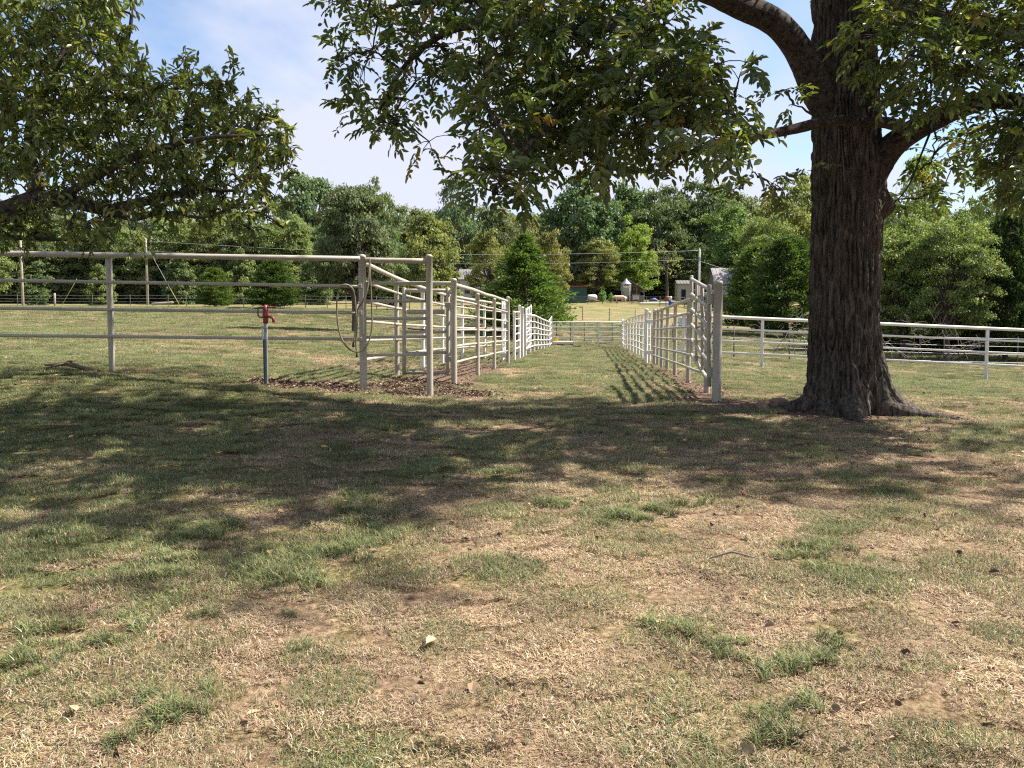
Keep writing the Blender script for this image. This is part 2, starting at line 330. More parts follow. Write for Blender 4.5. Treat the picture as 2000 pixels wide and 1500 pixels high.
# ---------------------------------------------------------------- pipe fences and gates
def pipe(root, name, p0, p1, r, mat, seg=12):
    p0 = np.asarray(p0, float); p1 = np.asarray(p1, float); mid = np.linspace(0, 1, 5)[:, None] * (p1 - p0) + p0
    return MB().tube(mid, r, seg).build(name, mat, root)
def post(root, x, y, h, r, mat, name='post'):
    """upright with a domed cap, foot set in the soil"""
    g = G(x, y); pr = [(r * .98, -.25), (r, 0.0), (r, h * .3), (r, h * .7), (r, h - r * .9), (r * 1.06, h - r * .85), (r * 1.06, h - r * .5), (r * .9, h - r * .15), (r * .5, h), (r * .01, h + r * .08)]
    return MB().lathe((x, y, g), pr, 16).build(name, mat, root)
# cream fence on the left
a0 = P(707, 505, 10.38)
t = thing('pipe_fence', GP(215, 10.05), 'long cream pipe fence with four rails across the left of the lawn', 'fence')
for (yr, yl, r) in ((505.5, 495, .034), (559, 547.5, .0205), (611, 602, .0205), (662.5, 655, .0205)):
    A = P(702, yr, 10.38); B = P(0, yl, 9.86); B = A + (B - A) * 1.9
    rl = pipe(t, 'rail', A, B, r, M_CREAM)
    if r < .03:   # flattened rail end welded to the corner post
        MB().box((A[0] + .01, A[1] - .012, A[2]), (.05, .016, .052)).build('rail_end', M_CREAM, t, False, bevel=.004, under=rl)
p2 = P(212, 500, 10.05)
for k in (0, 1):
    x = p2[0] - k * 3.25; y = 10.05 - k * .25; g = G(x, y)
    MB().tube([(x, y, g - .2), (x, y, g + .5), (x, y, g + 1), (x, y, p2[2] - .02)], .037, 14).build('post', M_CREAM, t)
# entrance frame between the two tall posts
t = thing('entrance_frame', GP(838, 10.55), 'tall cream two-post pipe frame with five rails at the pen corner', 'fence')
for px, d, top in ((707, 10.42, 497), (838, 10.55, 497)):
    q = P(px, top, d); post(t, q[0], d, q[2] - G(q[0], d), .048 if px == 707 else .043, M_CREAM)
pipe(t, 'top_rail', P(712, 508, 10.42), P(832, 510, 10.55), .034, M_CREAM)
for y0, y1 in ((553, 553.5), (588, 588), (623, 622), (659, 657.5), (694, 692)):
    pipe(t, 'rail', P(712, y0, 10.44), P(834, y1, 10.57), .0205, M_CREAM)
# curved chute fence
HT = [1.65, 1.41, 1.16, .90, .65, .40]
cur = [(707, 10.45), (775, 13.4), (826, 16.2), (864, 18.6), (903, 20.6), (946, 22.9), (985, 25.4)]
cps = np.array([GP(a, d) for a, d in cur])
t = thing('curved_chute_fence', cps[1], 'curved six-rail pipe fence with rust-flecked rails forming the outer side of the chute', 'fence')
for k, c in enumerate(cps[1:]):
    post(t, c[0], c[1], 1.66 if k else 1.63, .040, M_CREAM if k == 0 else M_WHITE)
def spline(pts, n=10):
    pts = np.asarray(pts, float); e = np.vstack([2 * pts[0] - pts[1], pts, 2 * pts[-1] - pts[-2]]); o = []
    for i in range(1, len(e) - 2):
        for s in np.linspace(0, 1, n, endpoint=False):
            o.append(.5 * (2 * e[i] + (e[i + 1] - e[i - 1]) * s + (2 * e[i - 1] - 5 * e[i] + 4 * e[i + 1] - e[i + 2]) * s * s + (3 * e[i] - e[i - 1] - 3 * e[i + 1] + e[i + 2]) * s ** 3))
    o.append(pts[-1]); return np.array(o)
sp = spline(cps, 6); zb = np.linspace(cps[0][2] + .03, cps[-1][2], len(sp)); sp[:, 2] = np.interp(np.linspace(0, 1, len(sp)), np.linspace(0, 1, 7), [cps[0][2] + .02] + [c[2] for c in cps[1:]])
for h in HT:
    q = sp.copy(); q[:, 2] += h - .03; q[:, 0] += .03
    MB().tube(q, .033 if h > 1.6 else .0205, 10).build('rail', M_WORN, t)
# chute gate
t = thing('chute_gate', GP(878, 12.95), 'small square cream pipe gate with a thick roller bar hung in the chute mouth', 'gate')
DG = 13.0
for px in (789.5, 875):
    st = pipe(t, 'stile', P(px, 563, DG), P(px, 731, DG), .033, M_CREAM)
for y, r, nm in ((567.5, .030, 'rail'), (648.5, .024, 'rail'), (688.5, .026, 'rail'), (728, .028, 'rail'), (609, .041, 'roller_bar')):
    pipe(t, nm, P(793 if nm == 'rail' else 796, y, DG), P(871 if nm == 'rail' else 867, y, DG), r, M_CREAM)
pipe(t, 'latch_bar', P(796, 641.5, DG + .07), P(858, 647, DG + .07), .014, M_DARKPIPE)
pipe(t, 'hinge_rod', P(880, 597, 12.85), P(880, 705, 12.85), .008, M_GALV)
for y in (595.5, 701):
    c = P(878.5, y, 12.86); MB().box(c, (.16, .05, .085)).build('hinge_plate', M_CREAM, t, False, bevel=.008, under=st)
pipe(t, 'header', P(772, 553.5, 13.3), P(884, 553.5, 12.75), .032, M_CREAM)
# inner (left) side of the alley
LX = lambda d: -.915 + (d - 12.7) * .1
t = thing('alley_fence', (LX(12.7), 12.7, G(LX(12.7), 12.7)), 'cream pipe fence along the left of the alley nearest the chute gate', 'fence')
for d, h, r in ((12.7, 1.67, .046), (15.3, 1.56, .040), (17.9, 1.56, .040), (20.8, 1.74, .046)):
    post(t, LX(d), d, h, r, M_CREAM)
def lineX(fx, ds, h0, h1, off=0):
    return np.array([(fx(d) + off, d, G(fx(d), d) + h0 + (h1 - h0) * k) for d, k in zip(ds, np.linspace(0, 1, len(ds)))])
for h, r in ((1.58, .033), (1.34, .02), (1.10, .02), (.86, .02), (.60, .02), (.34, .02)):
    MB().tube(lineX(LX, np.linspace(12.75, 20.75, 9), h, h + (.04 if h > 1.5 else 0), -.02), r, 12).build('rail', M_CREAM if h > 1.5 else M_WORN, t)
for d in (15.3, 20.8):
    c = (LX(d) - .055, d, G(LX(d), d) + .98); MB().box(c, (.09, .05, .10)).build('latch_box', M_CREAM, t, False, bevel=.008)
def leaf_gate(hb, ht, fb, ft, label, n=6, verts=2, mat=M_WHITE, r=.026, plates=None, rst=None):
    """gate leaf whose free end rides higher than its hinge stile"""
    hb, ht, fb, ft = map(np.array, (hb, ht, fb, ft))
    t = thing('alley_gate', (hb[0], hb[1], G(hb[0], hb[1])), label, 'gate')
    rs = rst or r * 1.15
    up = np.array((0, 0, .05))
    st = pipe(t, 'stile', hb - up, ht + up, rs, mat); pipe(t, 'stile', fb - up * .3, ft + up, rs * .9, mat)
    for k in np.linspace(0, 1, n): pipe(t, 'rail', hb + (ht - hb) * k, fb + (ft - fb) * k, r, mat)
    for k in range(1, verts + 1):
        s = k / (verts + 1); pipe(t, 'brace', hb + (fb - hb) * s, ht + (ft - ht) * s, r * .9, mat)
    for (a, b_) in (plates or []):
        c = (np.array(a) + np.array(b_)) / 2; dx = abs(b_[0] - a[0]) + .03
        MB().box(c, (max(dx, .07), .03, .13)).build('hinge_plate', mat, t, False, bevel=.006, under=st)
    return t
leaf_gate(P(981, 703, 21.3), P(981, 593, 21.3), P(993, 689, 23.4), P(993, 585, 23.4), 'open white gate leaf beside the leftmost capped alley post, tilted up', 7, 2, r=.022,
          plates=[((LX(20.8), 20.95, P(0, 608, 21)[2]), (XP(981, 21.3), 21, 0 + P(0, 608, 21)[2])), ((LX(20.8), 20.95, P(0, 694, 21)[2]), (XP(981, 21.3), 21, P(0, 694, 21)[2]))])
t = thing('short_alley_fence', (LX(22.2), 22.2, G(LX(22.2), 22.2)), 'short white pipe panel between the two open gate leaves of the left alley side', 'fence')
for d, h in ((22.3, 1.38), (23.8, 1.60)): post(t, LX(d) + .02, d, h, .04, M_WHITE)
for h in HT: pipe(t, 'rail', (LX(22.3) + .02, 22.3, G(LX(22.3), 22.3) + h * .83), (LX(23.8) + .02, 23.8, G(LX(23.8), 23.8) + h * .83 + .02), .022, M_WHITE)
t = thing('gate_post', (LX(25.1), 25.1, G(LX(25.1), 25.1)), 'lone white capped post standing free between panel and farther gate leaf on the left', 'post')
up_ = post(t, LX(25.1), 25.1, 1.58, .05, M_WHITE, 'upright'); MB().box((LX(25.1) - .02, 25.16, G(LX(25.1), 25.1) + .9), (.07, .05, .12)).build('catch', M_WHITE, t, False, bevel=.006, under=up_)
leaf_gate(P(1027, 682, 26.2), P(1027, 605, 26.2), P(1037, 670, 28.6), P(1037, 598, 28.6), 'open white gate leaf halfway down the left alley side, tilted up', 6, 2, r=.022)
ds = [26.6, 28.6, 30.6, 32.6, 34.6, 36.6, 38.8, 41.2]
t = thing('alley_fence', (LX(26.6), 26.6, G(LX(26.6), 26.6)), 'white pipe panel of eight posts at the far left end of the alley', 'fence')
for d in ds: post(t, LX(d) - .03, d, 1.40, .036, M_WHITE)
for h, r in ((1.36, .03), (1.13, .02), (.91, .02), (.69, .02), (.46, .02), (.25, .02)):
    MB().tube(lineX(LX, np.linspace(26.4, 41.4, 9), h, h, .02), r, 10).build('rail', M_WHITE, t)
leaf_gate(P(1072.5, 674, 41.8), P(1072.5, 625, 41.8), P(1077.5, 670, 43.3), P(1077.5, 619, 43.3), 'small white end gate leaf beside the yellow box, tilted up', 6, 1, r=.022)
# right side of the alley
RX = lambda d: 2.60 + (d - 10) * .1
t = thing('alley_fence', (RX(10), 10.0, G(RX(10), 10)), 'cream six-rail pipe fence along the right of the alley, starting at the stout gate post', 'fence')
q = P(1403, 548, 10.0); post(t, q[0], 10.0, q[2] - G(q[0], 10.0), .056, M_CREAM, 'gate_post')
for d in (11.2, 13.4, 15.6, 17.2, 18.6, 19.7): post(t, RX(d), d, 1.40, .036 if d > 12 else .042, M_CREAM)
for d in (20.8,): post(t, RX(d), d, 1.42, .045, M_CREAM)
for h, r in ((1.37, .030), (1.15, .0205), (.93, .0205), (.72, .0205), (.48, .0205), (.27, .0205)):
    MB().tube(lineX(RX, np.linspace(10.05, 20.7, 9), h, h - .03, -.03), r, 12).build('rail', M_CREAM, t)
leaf_gate(P(1385, 746, 10.15), P(1385, 565, 10.15), P(1350.5, 692, 12.7), P(1350.5, 545, 12.7), 'open cream gate hung on the stout right post, free end raised', 6, 2, M_CREAM, .026, rst=.031,
          plates=[(P(1383, 584, 10.07), P(1402, 584, 10.0)), (P(1383, 727, 10.07), P(1404, 727, 10.0))])
t = thing('latch_post', (RX(21.6), 21.6, G(RX(21.6), 21.6)), 'white latch post with plates in the middle of the right alley side', 'post')
up_ = post(t, RX(21.6) - .16, 21.6, 1.47, .05, M_WHITE, 'upright')
for hh in (1.12, .30): MB().box((RX(21.6) - .08, 21.5, G(RX(21.6), 21.6) + hh), (.20, .03, .11)).build('latch_plate', M_WHITE, t, False, bevel=.006, under=up_)
ds = [22.6, 24.2, 25.9, 27.8, 29.8, 32.0, 34.6, 37.4, 40.2]
t = thing('alley_fence', (RX(22.6), 22.6, G(RX(22.6), 22.6)), 'white pipe fence of nine posts at the far right end of the alley', 'fence')
for d in ds: post(t, RX(d), d, 1.42, .036, M_WHITE)
for h, r in ((1.38, .028), (1.15, .02), (.93, .02), (.71, .02), (.48, .02), (.26, .02)):
    MB().tube(lineX(RX, np.linspace(22.3, 43.0, 9), h, h + .06, -.03), r, 10).build('rail', M_WHITE, t)
for d in (42.6, 43.4): post(t, RX(d), d, 1.52, .045, M_WHITE)
# far cross gate
DG = 43.6
t = thing('field_gate', GP(1148, DG), 'wide white six-bar farm gate closing the far end of the alley', 'gate')
for px in (1080, 1120, 1169, 1216.5): pipe(t, 'stile' if px in (1080, 1216.5) else 'brace', P(px, 680, DG), P(px, 628, DG), .028, M_WHITE, 8)
for y in (628.5, 638.5, 648.5, 658.5, 668.5, 679): pipe(t, 'rail', P(1080, y, DG), P(1216.5, y, DG), .027, M_WHITE, 8)
# white fence on the right
t = thing('pipe_fence', GP(1490, 21.1), 'bright white four-rail pipe fence running right behind the big tree', 'fence')
for (ya, yb, r) in ((622.5, 641.5, .042), (645.5, 664, .026), (669, 688, .026), (692, 712, .026)):
    A = P(1490, ya, 21.1); B = P(1930, yb, 21.1); dv_ = (B - A)
    MB().tube([A - dv_ * .48, A, A + dv_ * .5, B, A + dv_ * 1.6], r, 12).build('rail', M_WHITE, t)
for s in (-.35, 0, .5, 1, 1.5):
    A = P(1490, 622.5, 21.1); B = P(1930, 641.5, 21.1); q = A + (B - A) * s; g = G(q[0], q[1])
    pipe(t, 'post', (q[0], q[1] + .02, g - .2), (q[0], q[1] + .02, q[2]), .042, M_WHITE, 14)
# wire fences
def wire_fence(pts, nper, h, label, nm='wire_fence', wires=4, pr=.022, wood=()):
    pts = [np.array(p) for p in pts]; t = thing(nm, pts[0], label, 'fence'); allp = []
    for k in range(len(pts) - 1):
        for s in np.linspace(0, 1, nper, endpoint=False):
            q = pts[k] + (pts[k + 1] - pts[k]) * s; allp.append((q[0], q[1], G(q[0], q[1])))
    q = pts[-1]; allp.append((q[0], q[1], G(q[0], q[1])))
    for i_, q in enumerate(allp):
        lean = rng.normal(0, .02, 2); rr = pr * (3.2 if i_ in wood else 1)
        MB().tube([(q[0], q[1], q[2] - .1), (q[0] + lean[0] * h, q[1] + lean[1] * h, q[2] + h * (1.1 if i_ in wood else 1))], rr, 6).build('post', M_WOODPOLE if i_ in wood else M_TPOST, t)
    for k in range(wires):
        hh = h * (.93 - .8 * k / max(wires - 1, 1)); MB().tube([(q[0], q[1] - .02, q[2] + hh) for q in allp], .006, 4, False).build('wire', M_WIRE, t)
wire_fence([GP(1060, 46.3), GP(1250, 46.3), GP(1400, 47)], 7, 1.15, 'thin steel-post wire fence just beyond the far alley gate', pr=.026)
wire_fence([GP(1085, 69), GP(1290, 72)], 4, 1.15, 'sparse steel-post wire fence in the open field beyond the alley gate', pr=.03)
wire_fence([GP(-250, 84), GP(330, 82), GP(640, 74), GP(800, 66)], 8, 1.2, 'dark wire fence along the left tree line behind the pasture', pr=.035, wood=(5,))
wire_fence([GP(1380, 27.5), GP(1543, 27.5), GP(1990, 28.5), GP(2300, 29)], 3, 1.05, 'thin wire fence behind the white rails at the right')
wire_fence([GP(1090, 128), GP(1290, 130), GP(1400, 126)], 7, 1.25, 'distant wire fence in front of the farmyard', pr=.04)
# ---------------------------------------------------------------- leaves
def rand_dir(n): return nrm(rng.normal(size=(n, 3)))
def leaves6(Pp, D, Nn, L, W):
    D = nrm(D); S = nrm(np.cross(D, Nn)); Nn = np.cross(S, D)
    T = [(0, 0, 0), (.32, .5, .10), (.72, .38, .04), (1, 0, -.12), (.72, -.38, .04), (.32, -.5, .10)]
    V = np.stack([Pp + D * (L * a)[:, None] + S * (W * s)[:, None] + Nn * (L * h)[:, None] for a, s, h in T], 1).reshape(-1, 3)
    i_ = np.arange(len(Pp))[:, None] * 6
    return V, np.concatenate([i_ + np.array([[0, 1, 2, 3]]), i_ + np.array([[0, 3, 4, 5]])], 0)
def leaves4(Pp, D, Nn, L, W):
    D = nrm(D); S = nrm(np.cross(D, Nn))
    T = [(0, 0), (.45, .5), (1, 0), (.45, -.5)]
    V = np.stack([Pp + D * (L * a)[:, None] + S * (W * s)[:, None] for a, s in T], 1).reshape(-1, 3)
    return V, np.arange(len(Pp))[:, None] * 4 + np.arange(4)[None]
def compound(O, A, Lr, ll, npair=5, droop=.30):
    """pinnate leaves: origins O, axis A, rachis length Lr, leaflet length ll"""
    n_ = len(O); A = nrm(A); S = nrm(np.cross(A, np.array((0, 0, 1.0)) + rng.normal(0, .25, (n_, 3)))); down = np.array((0, 0, -1.0))
    Ps, Ds, Ns, Ls, T = [], [], [], [], []
    tint = np.clip(rng.beta(2, 3.2, n_), 0, 1); tint = np.where(rng.random(n_) < .03, rng.uniform(.86, .97, n_), tint)
    for k in range(npair):
        s = .22 + .7 * k / (npair - 1)
        base = O + A * (Lr * s)[:, None] + down * (Lr * droop * s * s)[:, None]
        ax = nrm(A + down * (droop * 2 * s))
        for sg in (-1, 1):
            Ps.append(base); Ds.append(ax * .55 + S * sg * .85 + down * .16 + rng.normal(0, .25, (n_, 3)))
            Ns.append(np.cross(S, ax) + rng.normal(0, .35, (n_, 3))); Ls.append(ll * rng.uniform(.7, 1.1, n_) * (.75 + .35 * math.sin(math.pi * (k + .6) / npair))); T.append(tint)
    base = O + A * (Lr * .97)[:, None] + down * (Lr * droop)[:, None]
    Ps.append(base); Ds.append(nrm(A + down * droop * 2)); Ns.append(np.cross(S, A)); Ls.append(ll * 1.05 * np.ones(n_)); T.append(tint)
    Ps = np.vstack(Ps); Ds = np.vstack(Ds); Ns = np.vstack(Ns); Ls = np.concatenate(Ls); T = np.concatenate(T)
    keep = rng.random(len(Ps)) > .06
    Ps, Ds, Ns, Ls, T = Ps[keep], Ds[keep], Ns[keep], Ls[keep], np.clip(T[keep] + rng.normal(0, .09, keep.sum()), 0, 1)
    V, Fq = leaves6(Ps, Ds, Ns, Ls, Ls * rng.uniform(.36, .50, len(Ls)))
    return V, Fq, np.repeat(T, 6)
def inside(poly, x, y):
    c = False; j_ = len(poly) - 1
    for i_ in range(len(poly)):
        (xi, yi), (xj, yj) = poly[i_], poly[j_]
        if (yi > y) != (yj > y) and x < (xj - xi) * (y - yi) / (yj - yi) + xi: c = not c
        j_ = i_
    return c
def polyfill(poly, step, dr):
    xs = [p[0] for p in poly]; ys = [p[1] for p in poly]; o_ = []
    for x in np.arange(min(xs), max(xs), step):
        for y in np.arange(min(ys), max(ys), step):
            a, b_ = x + rng.uniform(-.5, .5) * step, y + rng.uniform(-.5, .5) * step
            if inside(poly, a, b_): o_.append(P(a, b_, rng.uniform(*dr)))
    return o_
def branch(mb, a, b_, r0, r1, sag=.08, n=7, seg=5, wob=.05):
    a = np.asarray(a); b_ = np.asarray(b_); s = np.linspace(0, 1, n)[:, None]; Ld = np.linalg.norm(b_ - a)
    q = a + (b_ - a) * s; q = q + np.array((0, 0, 1.0)) * (sag * Ld * np.sin(np.pi * s)); q[1:-1] += rng.normal(0, wob * Ld * .3, (n - 2, 3))
    mb.tube(q, np.linspace(r0, r1, n), seg, False); return q
def limb_mesh(pts, rad, n=12, seg=24, amp=.06):
    q = spline(np.array(pts), n); r_ = np.interp(np.linspace(0, 1, len(q)), np.linspace(0, 1, len(rad)), rad)
    mb = MB().tube(q, r_, seg, True); V = mb.V[0]; k = len(V) // seg
    th = np.tile(np.arange(seg), k) * (5.0 / seg * 2); ri = np.repeat(np.arange(k), seg)
    C = np.repeat(V.reshape(k, seg, 3).mean(1), seg, 0); f = 1 + amp * 2 * (fbm(th * 1.4, ri * .16, 3, 3) - .5) + amp * (fbm(th * 3, ri * .5, 2, 8) - .5)
    mb.V[0] = C + (V - C) * f[:, None]
    return mb, q
# ---------------------------------------------------------------- the big pecan on the right
DT = 9.6; tb = np.array((XP(1650, DT), DT, P(1650, 803, DT)[2]))
t = thing('pecan_tree', tb, 'big nut tree with thick dark furrowed trunk at the right of the lawn', 'tree')
prof = [(800, 1655, .66), (790, 1655, .62), (775, 1652, .555), (755, 1650, .515), (730, 1650, .475), (700, 1649, .447), (600, 1650, .414), (500, 1651, .411), (430, 1654, .417), (380, 1658, .432), (340, 1657, .43), (300, 1653, .407), (250, 1652, .40), (150, 1650, .385), (50, 1647, .362), (0, 1643, .355), (-250, 1632, .30), (-600, 1640, .22), (-1000, 1665, .12), (-1300, 1680, .05)]
hz = np.array([P(1650, a, DT)[2] for a, b_, c in prof]); hx = np.array([P(b_, a, DT)[0] for a, b_, c in prof]); hr = np.array([c for *_, c in prof])
zz = np.concatenate([np.linspace(hz[0] - .12, P(0, -30, DT)[2], 470), np.linspace(P(0, -30, DT)[2], hz[-1], 60)[1:]])
nt = 400; th = np.linspace(0, 2 * np.pi, nt, endpoint=False)
ZZ, TH = np.meshgrid(zz, th, indexing='ij'); R0 = np.interp(zz, hz, hr)[:, None]; H = ZZ - hz[0]
lob = (np.cos(3 * TH + .6) * .10 + np.cos(5 * TH + 1.9) * .07 + np.cos(2 * TH - .35) * .06) * np.exp(-np.maximum(H, 0) / .28) + .012 * np.cos(4 * TH + ZZ * .6)
cx_, cy_ = np.cos(TH), np.sin(TH)
a1 = (fbm(cx_ * 3 + 10 + ZZ * .5, cy_ * 3 + ZZ * .35, 3, 30) - .5) * 1.1
rdg = vn(TH * 62 / 6.2832 + a1 * 3.0, ZZ * 2.8 + a1, 40); seam = np.abs(rdg * 2 - 1)
rd2 = np.abs(vn(TH * 120 / 6.2832 + a1 * 3, ZZ * 5 + a1 * 2, 43) * 2 - 1)
brk = .7 * vn(TH * 20, ZZ * 13 + a1 * 3, 47) + vn(TH * 46, ZZ * 30, 48)
disp = .044 * (np.minimum(seam * 2.0, 1) - .6) + .018 * (rd2 - .5) + .014 * (brk - .85)
fade = np.clip(R0 / .4, .3, 1)
Rr = R0 * .895 + lob * R0 / .5 + disp * fade
bur = np.exp(-(((TH + np.pi) % (2 * np.pi) - np.pi + .12) / .28) ** 2 - ((ZZ - P(0, 405, DT)[2]) / .13) ** 2) * .13   # knot on the right flank
Rr = Rr + bur
V = np.stack([np.interp(zz, hz, hx)[:, None] + Rr * cx_, DT + Rr * cy_, ZZ], -1).reshape(-1, 3)
nz = len(zz); i, j = np.meshgrid(np.arange(nz - 1), np.arange(nt), indexing='ij'); j2 = (j + 1) % nt
MB().add(V, np.stack([i * nt + j, i * nt + j2, (i + 1) * nt + j2, (i + 1) * nt + j], -1).reshape(-1, 4)).build('trunk', M_BARK, t)
def root(pts, r):
    q = [np.array((XP(px, d), d, G(XP(px, d), d) + dz)) for px, d, dz in pts]; mb, _ = limb_mesh(q, r, 10, 18, .12); mb.build('root', M_BARK, t)
root([(1690, 9.5, .22), (1740, 9.35, .08), (1800, 9.25, .03), (1860, 9.2, .0), (1930, 9.1, -.04)], [.17, .12, .07, .045, .02])
root([(1620, 9.5, .18), (1570, 9.4, .06), (1530, 9.35, .01), (1490, 9.35, -.05)], [.18, .11, .06, .03])
root([(1660, 9.4, .22), (1668, 9.05, .06), (1680, 8.8, -.01), (1700, 8.55, -.06)], [.20, .12, .06, .03])
root([(1640, 9.9, .2), (1600, 10.4, .03), (1560, 10.8, -.05)], [.18, .09, .03])
limbs = []
def limb(pts, rad, name='limb', seg=28, mat=None):
    mb, q = limb_mesh([P(*p) for p in pts], rad, 10, seg, .07); mb.build(name, mat or M_LIMB, t); limbs.append(q); return q
limb([(1650, 260, 9.6), (1600, 180, 9.5), (1565, 105, 9.35), (1515, 45, 9.1), (1440, 8, 8.8), (1360, -25, 8.4), (1220, -60, 7.9), (1060, -70, 7.4), (880, -60, 7.4)], [.22, .185, .158, .142, .132, .115, .09, .065, .03])
limb([(1660, 420, 9.6), (1705, 335, 9.5), (1755, 275, 9.35), (1850, 222, 9.1), (1930, 196, 8.9), (2010, 200, 8.6), (2150, 190, 8.3), (2350, 140, 8)], [.22, .185, .14, .112, .096, .084, .062, .026])
limb([(1775, 255, 9.2), (1735, 240, 8.95), (1680, 238, 8.8), (1620, 236, 8.75), (1550, 252, 8.6), (1480, 264, 8.4), (1400, 258, 8.1), (1300, 235, 7.7), (1200, 215, 7.2)], [.075, .062, .052, .062, .052, .046, .036, .024, .012], seg=18)
limb([(1660, 60, 9.6), (1760, 30, 9.3), (1880, 62, 8.9), (1960, 55, 8.6), (2080, 20, 8.2), (2250, -60, 7.8)], [.22, .18, .145, .13, .10, .04])
limb([(1640, -60, 9.6), (1560, -180, 9.8), (1400, -330, 10.2), (1150, -480, 10.8), (950, -560, 11.2)], [.24, .18, .13, .08, .03])
limb([(1640, -150, 9.6), (1760, -320, 10.2), (1950, -480, 10.8), (2150, -600, 11.2)], [.22, .15, .10, .03])
limb([(1640, -200, 9.6), (1600, -380, 8.6), (1500, -560, 7.4), (1420, -760, 6.4)], [.2, .14, .09, .03])
limb([(1640, -420, 9.6), (1500, -620, 9.4), (1250, -800, 9.2), (1000, -900, 9.0)], [.18, .12, .08, .03])
limb([(1640, -380, 9.6), (1780, -560, 9.3), (2050, -720, 8.9), (2300, -800, 8.6)], [.18, .12, .08, .03])
limb([(1340, -30, 8.3), (1250, 30, 7.8), (1130, 60, 7.3), (1000, 50, 7.2), (880, 60, 7.6), (790, 130, 8.1), (740, 220, 8.4)], [.08, .065, .05, .04, .032, .024, .012], seg=12)
limb([(1130, -60, 7.6), (1010, -20, 7.3), (900, 0, 7.8), (780, 10, 8.4), (690, 50, 8.7)], [.06, .045, .035, .022, .01], seg=10)
limb([(1310, -10, 8.2), (1240, 90, 7.6), (1150, 150, 7.0), (1080, 230, 6.6), (1010, 310, 6.3), (965, 380, 6.2)], [.055, .045, .035, .025, .016, .007], seg=10)
limb([(1480, 264, 8.4), (1420, 290, 8.0), (1350, 300, 7.6), (1250, 300, 7.2)], [.03, .022, .015, .007], seg=8)
limb([(1830, 225, 9.1), (1800, 300, 8.9), (1770, 370, 8.7), (1720, 420, 8.5)], [.016, .011, .008, .003], seg=8, mat=M_BARK2)
LP = np.vstack(limbs); LPh = LP
vis = []
vis += [(c, .24, 9, .092) for c in polyfill([(665, -40), (660, 130), (700, 215), (705, 270), (745, 285), (800, 285), (835, 290), (845, 265), (800, 215), (830, 160), (900, 160), (935, 190), (935, -40)], 46, (7.6, 9.0))]
vis += [(c, .25, 8, .098) for c in polyfill([(900, -40), (935, 170), (965, 270), (965, 330), (1000, 320), (1100, 315), (1200, 310), (1270, 275), (1330, 290), (1420, 300), (1460, 285), (1460, 250), (1420, 235), (1460, 200), (1450, 160), (1400, 105), (1320, 70), (1270, -40)], 33, (6.0, 8.6))]
vis += [(c, .22, 8, .10) for c in polyfill([(960, 300), (950, 375), (975, 385), (1010, 320)], 26, (5.8, 6.6))]
vis += [(c, .24, 8, .096) for c in polyfill([(1720, -40), (1720, 110), (1740, 190), (1830, 190), (1900, 150), (2000, 140), (2120, 60), (2120, -40)], 32, (7.0, 9.0))]
vis += [(c, .2, 7, .092) for c in polyfill([(1700, 80), (1700, 190), (1740, 210), (1760, 80)], 34, (7.6, 8.6))]
vis += [(c, .26, 8, .096) for c in polyfill([(1930, 260), (1960, 360), (2120, 380), (2120, 200), (1940, 230)], 22, (7.2, 9.4))]
vis += [(c, .26, 7, .095) for c in polyfill([(1770, 320), (1800, 350), (1900, 300), (1940, 230), (1860, 250)], 30, (9.2, 11))]
vis += [(c, .2, 6, .095) for c in polyfill([(1730, 400), (1860, 380), (1900, 340), (1780, 320)], 38, (9.4, 11))]
vis += [(P(1535, 175, 8.9), .16, 7, .10), (P(1550, 205, 8.9), .12, 4, .10), (P(1590, 335, 9.0), .10, 3, .10), (P(1440, 330, 7.8), .2, 7, .10), (P(1480, 345, 8.2), .16, 6, .10), (P(1505, 362, 8.0), .13, 6, .08), (P(1450, 368, 7.8), .13, 5, .08), (P(1300, 330, 7.2), .16, 6, .10), (P(1190, 345, 6.8), .14, 6, .11)]
vis += [(c, .30, 9, .105) for c in polyfill([(700, -60), (620, -160), (760, -300), (1100, -380), (1500, -400), (1900, -380), (2200, -250), (2250, -60), (1500, -110), (1300, -60)], 68, (6.6, 10.0))]
ovh = []
while len(ovh) < 135:
    v = rng.normal(size=3); v = v / np.linalg.norm(v) * rng.uniform(.25, 1) ** .5
    c = np.array((4.6, 9.0, tb[2] + 8.6)) + v * np.array((8.0, 5.2, 4.6))
    dpt = c[1]; px = 1000 + F * c[0] / dpt; py = 647 - F * (c[2] - EYE) / dpt
    if c[2] < tb[2] + 3.6: continue
    hh = c[2] - tb[2]
    if c[1] - .14 * hh < (3.5 if c[0] - .77 * hh < -.9 else 5.2) or c[1] - .14 * hh > 10.6: continue  # unseen upper crown trimmed by where its shadow lands on the lawn
    if -100 < px < 2150 and py > -85: continue
    if fbm(np.array([c[0] * .62]), np.array([c[1] * .62 + c[2] * .25]), 2, 60)[0] < .50: continue
    ovh.append((c, .44, 20, .13))
tw = MB(); LV, LF, LT, nv = [], [], [], 0
trunk_near = np.linalg.norm(LPh[:, :2] - np.array((tb[0], DT)), axis=1) < .85
nodes = LPh[~trunk_near]; lvl = np.zeros(len(nodes))
allb = vis + ovh; allb.sort(key=lambda q_: np.min(np.linalg.norm(nodes - q_[0], axis=1)))
